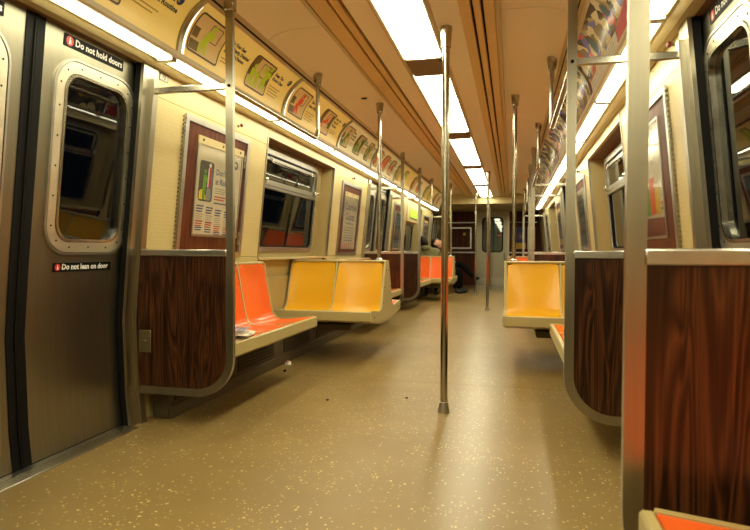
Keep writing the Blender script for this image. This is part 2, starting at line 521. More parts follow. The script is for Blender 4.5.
# ------------------------------------------------------------------ floor
fl = obj('floor', MB().box(-1.5, 1.5, Y0 - 0.1, Y1 + 0.2, -0.06, -0.014), BLACK)
tag(fl, 'tan speckled linoleum floor of the subway car', 'floor', kind='structure')
cuts_y = [Y0 - 0.1, -1.9, 1.03, 3.97, 6.9, 9.84, 12.78, Y1 + 0.15]
for a, b in zip(cuts_y, cuts_y[1:]):
    obj('floor_sheet', MB().box(-1.40, 1.40, a + 0.0012, b - 0.0012, -0.013, 0.0), FLOOR, fl)

# ------------------------------------------------------------------ ceiling
ce = empty('ceiling', (0, 0, 2.17))
tag(ce, 'tan panelled subway car ceiling with air slots', 'ceiling', kind='structure')
def cpart(name, prof, y0, y1, m):
    return obj(name, MB().sweepy([(x, z - 2.17) for x, z in prof], y0, y1), m, ce)
# side ceiling panels, joints at y = 3.23 + k * 2.66
jy = [Y0] + [3.23 + 2.66 * k for k in range(-2, 4)] + [YLOW]
jy = sorted(set([y for y in jy if Y0 <= y <= YLOW]))
for s in (-1, 1):
    top = [(0.49, 2.232), (0.66, 2.232), (0.72, 2.228), (0.77, 2.219), (0.82, 2.203), (0.86, 2.180), (0.90, 2.158)]
    prof = [(s * x, z) for x, z in top] + [(s * x, z + 0.02) for x, z in reversed(top)]
    for a, b in zip(jy, jy[1:]):
        cpart('ceiling_panel', prof, a + 0.003, b - 0.003, CEILING)
    xe = 0.445 if s < 0 else 0.475
    # ledge between the slots and the side panels
    cpart('ceiling_ledge', [(s * xe, 2.162), (s * (xe + 0.008), 2.158), (s * (xe + 0.022), 2.160), (s * 0.50, 2.233), (s * 0.49, 2.245), (s * xe, 2.20)], Y0, YLOW, CEILTRIM)
    # air diffuser strips with open slots
    sl = (0.262, 0.278, 0.296, 0.337, 0.352, xe - 0.002) if s < 0 else (0.292, 0.350, 0.364, 0.402, 0.416, xe - 0.002)
    cpart('slot_void', [(s * 0.25, 2.215), (s * xe, 2.215), (s * xe, 2.225), (s * 0.25, 2.225)], Y0, YLOW, BLACK)
    jj = [Y0] + [3.66 + 2.66 * k for k in range(-2, 4)] + [YLOW]
    for x0, x1 in ((sl[0], sl[1]), (sl[2], sl[3]), (sl[4], sl[5])):
        if x1 - x0 < 0.02:
            continue
        for a, b in zip(jj, jj[1:]):
            cpart('diffuser_strip', [(s * x0, 2.172), (s * (x0 + 0.004), 2.168), (s * (x1 - 0.004), 2.164), (s * x1, 2.168), (s * x1, 2.20), (s * x0, 2.20)], a + 0.001, b - 0.001, STRIP)
    xi = sl[0] if s > 0 else sl[1]
    cpart('light_housing', [(s * 0.15, 2.172), (s * xi, 2.176), (s * xi, 2.21), (s * 0.15, 2.21)], Y0, YLOW, CEILING)
    cpart('light_frame', [(s * 0.119, 2.170), (s * 0.122, 2.160), (s * 0.134, 2.157), (s * 0.136, 2.163), (s * 0.148, 2.163), (s * 0.152, 2.174), (s * 0.152, 2.20), (s * 0.119, 2.20)], Y0, YLOW, CEILTRIM)
# bulkhead and dropped ceiling at the car end
obj('bulkhead', MB().box(-1.3, 1.3, YLOW, YLOW + 0.03, 2.015 - 2.17, 2.26 - 2.17), CREAM, ce)
for i, a in enumerate((YLOW + 0.03, 14.2, 15.1)):
    b = (14.2, 15.1, Y1)[i]
    obj('ceiling_panel', MB().box(-1.3, 1.3, a + 0.003, b - 0.003, 2.025 - 2.17, 2.045 - 2.17), CEILTRIM, ce)
    obj('ceiling_batten', MB().box(-1.2, 1.2, a + 0.02, a + 0.06, 2.012 - 2.17, 2.026 - 2.17, 0.003), CEILTRIM, ce)
obj('roof_backing', MB().box(-1.35, 1.35, Y0, Y1 + 0.1, 2.262 - 2.17, 2.28 - 2.17), BLACK, ce)
# small latch on the ceiling
obj('latch', MB().box(-0.70, -0.655, 4.79, 4.81, 2.222 - 2.17, 2.235 - 2.17, 0.002), RUBBER, ce)
obj('latch', MB().box(-0.60, -0.555, 12.0, 12.02, 2.222 - 2.17, 2.235 - 2.17, 0.002), RUBBER, ce)

# ceiling fluorescents
LIGHTS = [(-3.0, -0.98), (-0.6, 1.37), (1.73, 3.70), (4.06, 6.03), (6.43, 8.36), (8.74, 10.72), (11.08, YLOW - 0.08)]
lampnames = ['behind the camera, first', 'behind the camera, second', 'nearest one in view above the poles', 'second one from the front above the yellow seats',
             'third one from the front', 'fourth one from the front', 'last one before the end door']
for (a, b), nm in zip(LIGHTS, lampnames):
    r = empty('ceiling_light', (0, (a + b) / 2, 2.17))
    tag(r, 'long white fluorescent ceiling light, ' + nm, 'ceiling light', 'fluorescent panels along the ceiling')
    h = (b - a) / 2
    obj('diffuser', MB().sweepy([(-0.1185, 0.004), (-0.1185, -0.006), (-0.100, -0.011), (0, -0.014), (0.100, -0.011), (0.1185, -0.006), (0.1185, 0.004)], -h, h), LAMP, r)
    obj('spacer_block', MB().box(-0.117, 0.117, h + 0.004, h + 0.36, -0.016, 0.02, 0.003), BROWNBLOCK, r)
    obj('end_clip', MB().box(0.10, 0.122, h, h + 0.03, -0.026, -0.015, 0.002), RUBBER, r)

# ------------------------------------------------------------------ cove: advertising cards, cove lamps, rails
P0, P1, SAG = (1.062, 1.897), (0.905, 2.150), 0.040
_cl = math.hypot(P1[0] - P0[0], P1[1] - P0[1])
AN = ((P1[1] - P0[1]) / _cl, -(P1[0] - P0[0]) / _cl)
ADH = 0.315                                    # height of a card along its curve
def adpt(t, c):
    q = 4 * SAG * t * (1 - t) - c
    return (P0[0] + (P1[0] - P0[0]) * t + AN[0] * q, P0[1] + (P1[1] - P0[1]) * t + AN[1] * q)
def admap(s, c):
    """a along the card (viewer's right), b up the card"""
    def f(a, b):
        x, z = adpt(b / ADH, c)
        return (s * (x - 1.0), -s * a, z - 1.9)
    return f
PITCH_AD = 1.33
CUTS = [ADH * k / 10 for k in range(1, 10)]

def figure(a, b, h, lean=0.0, arms=1):
    """a simple standing pictogram figure as polygons"""
    P = [circle(a + lean * h, b + h * 0.89, h * 0.105, 10)]
    P.append([(a - h * .14 + lean * h * .2, b + h * .40), (a + h * .14 + lean * h * .2, b + h * .40), (a + h * .17 + lean * h, b + h * .76), (a - h * .17 + lean * h, b + h * .76)])
    P.append([(a - h * .22, b), (a - h * .08, b), (a + h * .04, b + h * .44), (a - h * .14, b + h * .44)])
    P.append([(a + h * .08, b), (a + h * .22, b), (a + h * .14, b + h * .44), (a - h * .04, b + h * .44)])
    if arms:
        P.append([(a + h * .13 + lean * h, b + h * .74), (a + h * .34, b + h * .62), (a + h * .35, b + h * .50), (a + h * .12, b + h * .58)])
    if arms > 1:
        P.append([(a - h * .12 + lean * h, b + h * .74), (a - h * .34, b + h * .96), (a - h * .40, b + h * .88), (a - h * .13, b + h * .56)])
    return P

def seated(a, b, h):
    P = [circle(a + h * .25, b + h * .85, h * .1, 10)]
    P.append([(a - h * .12, b + h * .35), (a + h * .15, b + h * .35), (a + h * .32, b + h * .72), (a + h * .05, b + h * .72)])
    P.append([(a - h * .45, b + h * .35), (a + h * .12, b + h * .30), (a + h * .12, b + h * .48), (a - h * .40, b + h * .50)])
    P.append([(a - h * .50, b), (a - h * .36, b), (a - h * .30, b + h * .42), (a - h * .45, b + h * .45)])
    P.append([(a + h * .28, b + h * .6), (a + h * .55, b + h * .48), (a + h * .55, b + h * .40), (a + h * .25, b + h * .48)])
    return P

def pictogram(r, s, a0, a1, b0, b1, ink, kind, pale):
    ac = (a0 + a1) / 2; wd = a1 - a0; ht = b1 - b0
    obj('pictogram_ground', MB().flat([rrect(a0, a1, b0, b1, 0.022, 4)], admap(s, 0.0035), CUTS), INKSAND, r, smooth=False)
    bl = [[(a0 + .015, b0 + .015), (a0 + wd * .32, b0 + .015), (a0 + wd * .32, b0 + ht * .30), (a0 + .015, b0 + ht * .30)],
          [(a0 + .015, b0 + ht * .36), (a0 + wd * .22, b0 + ht * .36), (a0 + wd * .22, b0 + ht * .62), (a0 + .015, b0 + ht * .62)]]
    if kind >= 2:
        bl = [[(a0 + .012, b0 + ht * .35), (a0 + wd * .25, b0 + ht * .35), (a0 + wd * .25, b1 - .012), (a0 + .012, b1 - .012)],
              [(a1 - wd * .22, b0 + ht * .3), (a1 - .012, b0 + ht * .3), (a1 - .012, b1 - .02), (a1 - wd * .22, b1 - .02)]]
    for q_ in bl:
        obj('pictogram_block', MB().flat([q_], admap(s, 0.0048), CUTS), INKOLIVE, r, smooth=False)
    mb = MB()
    o = rrect(a0, a1, b0, b1, 0.022, 4); i = rrect(a0 + .010, a1 - .010, b0 + .010, b1 - .010, 0.014, 4)
    n = len(o)
    mb.flat([[o[k], o[(k + 1) % n], i[(k + 1) % n], i[k]] for k in range(n)], admap(s, 0.0055), CUTS)
    o = rrect(ac - wd * .05, ac + wd * .30, b0 + ht * .45, b1 - ht * .12, 0.008, 3); i = rrect(ac - wd * .03, ac + wd * .28, b0 + ht * .47, b1 - ht * .14, 0.006, 3)
    n = len(o)
    mb.flat([[o[k], o[(k + 1) % n], i[(k + 1) % n], i[k]] for k in range(n)], admap(s, 0.0055), CUTS)
    obj('pictogram_border', mb, INKBROWN, r, smooth=False)
    if kind == 0: P = figure(ac + wd * .02, b0 + .02, ht * .78, 0.10, 2)
    elif kind == 1: P = figure(ac - wd * .05, b0 + .02, ht * .80, 0.18, 1)
    elif kind == 2: P = figure(ac - wd * .30, b0 + .02, ht * .66, 0, 1) + figure(ac - wd * .05, b0 + .02, ht * .60, 0, 0) + figure(ac + wd * .28, b0 + .03, ht * .8, 0.12, 2)
    else: P = seated(ac, b0 + ht * .22, ht * .62)
    obj('pictogram_figure', MB().flat(P, admap(s, 0.0062), CUTS), ink, r, smooth=False)

def words(r, s, lines, a, b, size, m, lead=1.25, bold=0.0, c=0.0045, name='lettering'):
    mb = MB()
    for k, t in enumerate(lines):
        mb.flat(place(text_geo(t, size, bold), a, b - k * size * lead), admap(s, c), CUTS)
    return obj(name, mb, m, r, smooth=False)

def fine_print(r, s, a, b, wd, n, m=INKTAN, step=0.02):
    P = [[(a, b - k * step), (a + wd * (1 - .17 * (k % 2)), b - k * step), (a + wd * (1 - .17 * (k % 2)), b - k * step + .006), (a, b - k * step + .006)] for k in range(n)]
    obj('fine_print', MB().flat(P, admap(s, 0.0045), CUTS), m, r, smooth=False)

def logo(r, s, a, b, R):
    obj('emblem', MB().flat([circle(a, b, R, 16)], admap(s, 0.0045), CUTS), BLUEINK, r, smooth=False)
    P = [[(a - R * .7, b + R * .25), (a - R * .1, b + R * .1), (a - R * .1, b + R * .3), (a - R * .7, b + R * .5)],
         [(a - R * .75, b - R * .2), (a - R * .2, b - R * .45), (a - R * .2, b - R * .2), (a - R * .75, b + R * .02)]]
    obj('emblem_letters', MB().flat(P, admap(s, 0.0055), CUTS), CARD, r, smooth=False)

LEFT_ADS = {
    -1: ('yellow courtesy card with a green dancing figure pictogram above the near left door', CARD,
         [(0.62, 0.88, GREEN, 0)], [(['Poles Are For', 'Your Safety, Not', 'Your Latest Routine'], 0.91, 0.255, 0.034)], 1.21),
    0: ('yellow card with two lime green figure pictograms above the hinged poster board', CARD,
        [(0.055, 0.36, GREEN, 1), (0.70, 0.99, GREEN, 2)],
        [(['Offer Your Seat', 'to an Elderly, Disabled', 'or Pregnant Person'], 0.385, 0.215, 0.026), (['Keep The', 'Doors Clear'], 1.02, 0.215, 0.028)], 1.25),
    1: ('orange-yellow card with a red standing and a red seated figure above the left window', CARD,
        [(0.08, 0.37, RED, 1), (0.72, 1.00, RED, 3)],
        [(['Take Your', 'Litter With You'], 0.40, 0.215, 0.03), (['Keep Your', 'Feet Off', 'The Seat'], 1.03, 0.225, 0.028)], 1.27),
    2: ('pale card with three green figure pictograms past the end of the left window', CARD_PALE,
        [(0.06, 0.29, LEAF, 1), (0.50, 0.76, LEAF, 2), (0.95, 1.13, LEAF, 0)],
        [(['Please', 'Step Aside', 'For Others'], 0.31, 0.225, 0.026), (['Step In', 'All The Way'], 0.78, 0.225, 0.024), (['Thank', 'You'], 1.15, 0.22, 0.024)], 1.27),
    3: ('pale card with three red figure pictograms above the framed courtesy notice', CARD_PALE,
        [(0.06, 0.27, RED, 1), (0.45, 0.68, RED, 2), (0.85, 1.08, RED, 3)],
        [(['Be Kind', 'To All'], 0.29, 0.225, 0.026), (['Keep The', 'Noise Down'], 0.70, 0.225, 0.022), (['Sit', 'Smart'], 1.10, 0.225, 0.026)], 1.27),
}
arc_t = [k / 12 for k in range(13)]
def ad_panel(s, k):
    ys = 2.58 + PITCH_AD * k                   # near end
    yc = ys + PITCH_AD / 2
    # root at the near end for the left side, at the far end for the right side (card reads from the viewer's left)
    r = empty('advertising_card', (s * 1.0, ys if s < 0 else ys + PITCH_AD, 1.9))
    c0 = 0.012
    if s < 0 and k in LEFT_ADS:
        lab, cm, pics, txts, lg = LEFT_ADS[k]
    elif s < 0:
        cm = CARD_PALE if k % 2 else CARD
        pics = [(0.06, 0.28, GREEN if k % 2 == 0 else RED, 1), (0.50, 0.72, GREEN if k % 2 == 0 else RED, 2)]
        txts = []
        lg = 1.25
        lab = 'backlit pictogram card in the left cove, ' + (ORD[k + 1] + ' in view from the front' if k >= 0 else 'the %s behind the camera' % ORD[-k - 2])
    else:
        cm = ART_PURPLE if k % 2 == 0 else ART_TEAL
        pics, txts, lg = [], [], None
        lab = ('colourful mural card with cream caption in the right cove, ' if k % 2 == 0 else 'dark purple and gold art card in the right cove, ') + (ORD[k] + ' from the front' if k >= 0 else 'the %s behind the camera' % ORD[-k - 1])
    tag(r, lab, 'advertising card', 'advertising cards along the %s cove' % SIDE[s])
    A0, A1 = 0.022, PITCH_AD - 0.022
    mb = MB()
    f = admap(s, 0.0)
    pts = [(adpt(t, 0.0015), adpt(t, -0.006)) for t in arc_t]
    prof = [p[0] for p in pts] + [p[1] for p in reversed(pts)]
    mb.prism(prof, lambda x, z, y: (s * (x - 1.0), -s * y, z - 1.9), A0, A1)
    obj('card', mb, cm, r)
    # curved end bar shared with the next card, with the bright slit beside it
    mb = MB()
    pts = [(adpt(t, 0.014), adpt(t, -0.006)) for t in arc_t]
    prof = [p[0] for p in pts] + [p[1] for p in reversed(pts)]
    e0 = -0.018 if s < 0 else PITCH_AD - 0.018
    mb.prism(prof, lambda x, z, y: (s * (x - 1.0), -s * y, z - 1.9), e0, e0 + 0.030)
    obj('end_bar', mb, STEEL, r)
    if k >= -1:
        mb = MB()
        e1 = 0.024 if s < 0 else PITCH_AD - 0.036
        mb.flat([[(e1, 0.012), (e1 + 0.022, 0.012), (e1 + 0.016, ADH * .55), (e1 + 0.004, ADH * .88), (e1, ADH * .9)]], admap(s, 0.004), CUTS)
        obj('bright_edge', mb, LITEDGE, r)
    if k < -1:
        return
    if s < 0:
        for a0, a1, ink, kd in pics:
            pictogram(r, s, a0, a1, 0.045, 0.265, ink, kd, cm is CARD_PALE)
        for lines, a, b, size in txts:
            words(r, s, lines, a, b, size * 1.15, INK if cm is CARD else DARKGREY, 1.12, 0.0012)
            fine_print(r, s, a, b - size * 1.2 * len(lines) - 0.012, size * 6.2, 4 if len(lines) < 3 else 2)
        if k >= -1:
            logo(r, s, lg, 0.232, 0.024)
    else:
        if k % 2 == 0:
            obj('caption_strip', MB().flat([[(0.05, 0.02), (PITCH_AD - 0.4, 0.02), (PITCH_AD - 0.4, 0.085), (0.05, 0.085)]], admap(s, 0.004), CUTS), PAPER, r, smooth=False)
            obj('red_flash', MB().flat([[(PITCH_AD - 0.39, 0.02), (PITCH_AD - 0.04, 0.02), (PITCH_AD - 0.10, 0.12), (PITCH_AD - 0.39, 0.085)]], admap(s, 0.004), CUTS), CRIMSON, r, smooth=False)
            rnd = random.Random(k)
            P = []
            for q in range(26):
                a = 0.08 + 0.03 * q
                for l in range(3):
                    if rnd.random() < .85:
                        P.append([(a, .03 + l * .018), (a + .022, .03 + l * .018), (a + .022, .036 + l * .018), (a, .036 + l * .018)])
            obj('fine_print', MB().flat(P, admap(s, 0.005), CUTS), GREYINK, r, smooth=False)
            obj('border', MB().flat([[(0.03, 0.285), (PITCH_AD - 0.03, 0.285), (PITCH_AD - 0.03, 0.31), (0.03, 0.31)]], admap(s, 0.004), CUTS), PAPER, r, smooth=False)
            for q_ in (circle(0.5, 0.18, 0.05, 9), circle(0.95, 0.2, 0.04, 7)):
                obj('burst', MB().flat([q_], admap(s, 0.004), CUTS), STEELBLUE, r, smooth=False)
        else:
            obj('glow_spots', MB().flat([circle(0.35, 0.14, 0.04, 12), circle(0.42, 0.2, 0.02, 10), circle(0.8, 0.12, 0.03, 10)], admap(s, 0.004), CUTS), YELLOWINK, r, smooth=False)

def cove_lamp(s, k):
    ys = 2.58 + PITCH_AD * k
    r = empty('cove_light', (s * 1.12, ys + PITCH_AD / 2, 1.89))
    h = PITCH_AD / 2
    where = ORD[k + 1] + ' in view from the front' if k >= -1 else 'the %s behind the camera' % ORD[-k - 2]
    tag(r, 'white fluorescent lens of the %s cove, %s' % (SIDE[s], where), 'cove light', 'cove lights along the %s side' % SIDE[s])
    pr = [(1.079 - 1.12, -0.006), (1.09 - 1.12, -0.016), (1.12 - 1.12, -0.022), (1.158 - 1.12, -0.018), (1.168 - 1.12, -0.006), (1.168 - 1.12, 0.012), (1.079 - 1.12, 0.012)]
    obj('lens', MB().sweepy([(s * x, z) for x, z in pr], -h + 0.022, h - 0.022), COVE, r)
    obj('end_cap', MB().box(s * -0.042, s * 0.049, -h - 0.022, -h + 0.022, -0.032, 0.012, 0.003), ALU, r)
for s in (-1, 1):
    for k in range(-4, 8):
        ad_panel(s, k)
        cove_lamp(s, k)
trimn = 0
def trim(prof, y0, y1, m, s, label):
    global trimn
    trimn += 1
    x0 = prof[0][0]; z0 = prof[0][1]
    o = obj('trim_%d' % trimn, MB().sweepy([(s * (x - x0), z - z0) for x, z in prof], y0, y1), m, None, (s * x0, 0, z0))
    return tag(o, label, 'trim', kind='structure')
for s in (-1, 1):
    trim([(0.862, 2.176), (0.884, 2.163), (0.886, 2.156), (0.908, 2.142), (0.914, 2.150), (0.915, 2.20), (0.87, 2.20)], Y0, YLOW, CEILTRIM, s, 'olive rail along the top of the %s advertising cards' % SIDE[s])
    trim([(0.8835, 2.1625), (0.888, 2.1600), (0.8890, 2.1530), (0.886, 2.1530)], Y0, YLOW, BLACK, s, 'black gap line in the top rail of the %s cards' % SIDE[s])
    trim([(1.046, 1.898), (1.048, 1.876), (1.056, 1.868), (1.080, 1.874), (1.082, 1.905), (1.066, 1.912)], Y0, YLOW, CEILTRIM, s, 'rounded rail under the %s advertising cards' % SIDE[s])
    trim([(1.168, 1.884), (1.172, 1.876), (1.190, 1.878), (1.196, 1.872), (1.225, 1.862), (1.236, 1.868), (1.275, 1.866), (1.275, 1.93), (1.168, 1.93)], Y0, YLOW, CREAM, s, 'cream moulding between the %s cove light and wall' % SIDE[s])
    trim([(1.0, 2.2), (1.08, 1.915), (1.16, 1.93), (1.36, 1.93), (1.36, 2.26), (0.92, 2.26)], Y0, YLOW, BLACK, s, 'dark void above the %s cove' % SIDE[s])

# ------------------------------------------------------------------ side walls
ZT = 1.872
for s in (-1, 1):
    wl = empty('wall_' + SIDE[s], (s * XR, 0, 0))
    tag(wl, 'cream melamine side wall on the %s with window recesses' % SIDE[s], 'wall', kind='structure')
    f = wm(s)
    for yb in BAYS:
        g = 0.0012
        for e in (-1, 1):
            ya, yz = sorted((yb + e * 0.85, yb + e * 2.30))
            for z0, z1 in ((0.0, 0.872), (0.872, 1.735), (1.735, ZT)):
                if z1 == ZT or z0 == 0:
                    obj('wall_panel', wplate(MB(), s, ya + g, yz - g, z0 + g, z1 - g, -0.02, 0.0), WALL, wl)
                else:
                    ym = yb + e * 1.0
                    obj('wall_panel', wplate(MB(), s, ya + g, yz - g, z0 + g, z1 - g, -0.02, 0.0), WALL, wl)
            ya, yz = sorted((yb + e * 2.30, yb + e * 2.42))
            mb = MB(); wplate(mb, s, ya, yz, 0.0, ZT, -0.003, 0.014)
            obj('door_post', mb, STEEL, wl)
            ya, yz = sorted((yb + e * 2.34, yb + e * 2.419))
            obj('pocket_liner', wplate(MB(), s, ya, yz, 0.0, ZT, -0.035, -0.0035), RUBBER, wl)
            # bright corner strip along the window recess
            ya, yz = sorted((yb + e * 0.85, yb + e * 0.866))
            obj('corner_strip', wplate(MB(), s, ya, yz, 0.86, 1.80, -0.02, 0.006), STEEL, wl)
            # reveal
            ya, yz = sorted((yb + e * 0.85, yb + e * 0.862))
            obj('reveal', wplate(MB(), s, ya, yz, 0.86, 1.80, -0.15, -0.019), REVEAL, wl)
        obj('header', wplate(MB(), s, yb - 0.85, yb + 0.85, 1.80, ZT, -0.02, 0.004), CREAM, wl)
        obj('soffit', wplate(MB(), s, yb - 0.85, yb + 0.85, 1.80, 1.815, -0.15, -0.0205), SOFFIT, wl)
        obj('sill', wplate(MB(), s, yb - 0.85, yb + 0.85, 0.845, 0.862, -0.15, 0.015), CREAM, wl)
        # stepped beige apron under the sill
        zz = [(-0.045, 0.845), (-0.055, 0.70), (-0.030, 0.69), (-0.030, 0.287), (-0.08, 0.287), (-0.08, 0.845)]
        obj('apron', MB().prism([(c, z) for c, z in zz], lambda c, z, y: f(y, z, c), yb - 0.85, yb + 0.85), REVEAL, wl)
        obj('apron', wplate(MB(), s, yb - 0.85, yb + 0.85, 0.0, 0.286, -0.02, 0.0), CREAM, wl)
        # back plate with the window opening
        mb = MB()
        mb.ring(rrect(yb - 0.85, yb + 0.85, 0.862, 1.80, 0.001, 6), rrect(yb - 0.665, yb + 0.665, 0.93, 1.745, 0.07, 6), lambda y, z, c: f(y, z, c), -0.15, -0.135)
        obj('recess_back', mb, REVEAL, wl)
    # plain wall above the doors
    for yd in DOORWAYS:
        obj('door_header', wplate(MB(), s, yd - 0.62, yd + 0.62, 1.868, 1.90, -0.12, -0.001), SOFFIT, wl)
    # end piece beyond the last doorway
    obj('wall_panel', wplate(MB(), s, 14.74, Y1, 0.0, 2.03, -0.02, 0.0), WALL, wl)
    obj('wall_panel', wplate(MB(), s, YLOW, Y1, 1.873, 2.03, -0.02, 0.001), WALL, wl)
bk = obj('wall_back', MB().box(-1.4, 1.4, -0.03, 0.0, 0, 2.25), CREAM, None, (0, Y0, 0))
tag(bk, 'plain cream partition closing the car behind the camera', 'wall', kind='structure')

# thresholds and heater plinths
for s in (-1, 1):
    for q, yd in enumerate(DOORWAYS):
        trimn += 1
        o = obj('trim_%d' % trimn, MB().box(s * 1.292, s * 1.40, -0.615, 0.615, 0.0004, 0.005, 0.0015), ALU, None, (0, yd, 0), key=('thr', s))
        tag(o, 'metal threshold strip below the %s %s doors' % (ORD[q], SIDE[s]), 'threshold', kind='structure')
        rib = MB()
        for j in range(5):
            rib.box(s * (1.30 + j * 0.013), s * (1.305 + j * 0.013), -0.61, 0.61, 0.005, 0.0075)
        obj('tread_ribs', rib, STEEL_H, o, key=('thrr', s))

# ------------------------------------------------------------------ windows
winno = 0
def window(s, yb, label):
    global winno
    winno += 1
    r = empty('window_%d' % winno, (s * XR, yb, 0))
    tag(r, label, 'window', kind='structure')
    f = wm(s); C = -0.135
    g = lambda y, z, c: f(y, z, c + C)
    K = ('win', s)
    mb = MB(); mb.ring(rrect(-0.685, 0.685, 0.912, 1.762, 0.085, 8), rrect(-0.645, 0.645, 0.950, 1.722, 0.06, 8), g, 0.0, 0.022)
    obj('frame', mb, ALU, r, key=K + (1,))
    mb = MB(); mb.ring(rrect(-0.648, 0.648, 0.947, 1.725, 0.06, 8), rrect(-0.630, 0.630, 0.965, 1.707, 0.05, 8), g, 0.0, 0.010)
    obj('gasket', mb, RUBBER, r, key=K + (2,))
    mb = MB(); wplate(mb, s, -0.645, 0.645, 1.440, 1.462, C, C + 0.026); wplate(mb, s, -0.645, 0.645, 1.470, 1.490, C, C + 0.018)
    obj('meeting_rail', mb, ALU, r, key=K + (3,))
    mb = MB(); mb.ring(rrect(-0.625, 0.625, 1.492, 1.703, 0.03, 5), rrect(-0.60, 0.60, 1.512, 1.680, 0.02, 5), g, 0.002, 0.014)
    obj('vent_sash', mb, ALU, r, key=K + (4,))
    obj('pane', wplate(MB(), s, -0.64, 0.64, 0.955, 1.445, C - 0.006, C - 0.002), GLASS, r, key=K + (5,))
    obj('pane', wplate(MB(), s, -0.62, 0.62, 1.485, 1.705, C + 0.003, C + 0.006), GLASS, r, key=K + (6,))
    mb = MB()
    for yy in (-0.60, 0.60):
        x, y, z = g(yy, 1.49, 0.03)
        mb.box(x - 0.016, x + 0.016, y - 0.02, y + 0.02, z - 0.012, z + 0.03, 0.004)
        mb.tube([(x, y, z), (x - s * 0.03, y + (0.03 if yy > 0 else -0.03), z + 0.02)], 0.007, 8)
    obj('latch', mb, STEEL_H, r, key=K + (7,))
    mb = MB(); mb.tube([g(-0.5, 1.705, 0.016), g(-0.5, 1.66, 0.03), g(0.5, 1.66, 0.03), g(0.5, 1.705, 0.016)], 0.006, 8)
    obj('pull_bar', mb, STEEL_H, r, key=K + (8,))
    return r
window(-1, 5.0, 'recessed steel framed window above the yellow seats on the left')
window(1, 5.0, 'recessed steel framed window half hidden behind the right poles')
window(-1, 11.08, 'far left window beside the two seated passengers')
window(1, 11.08, 'far right window past the second doorway')

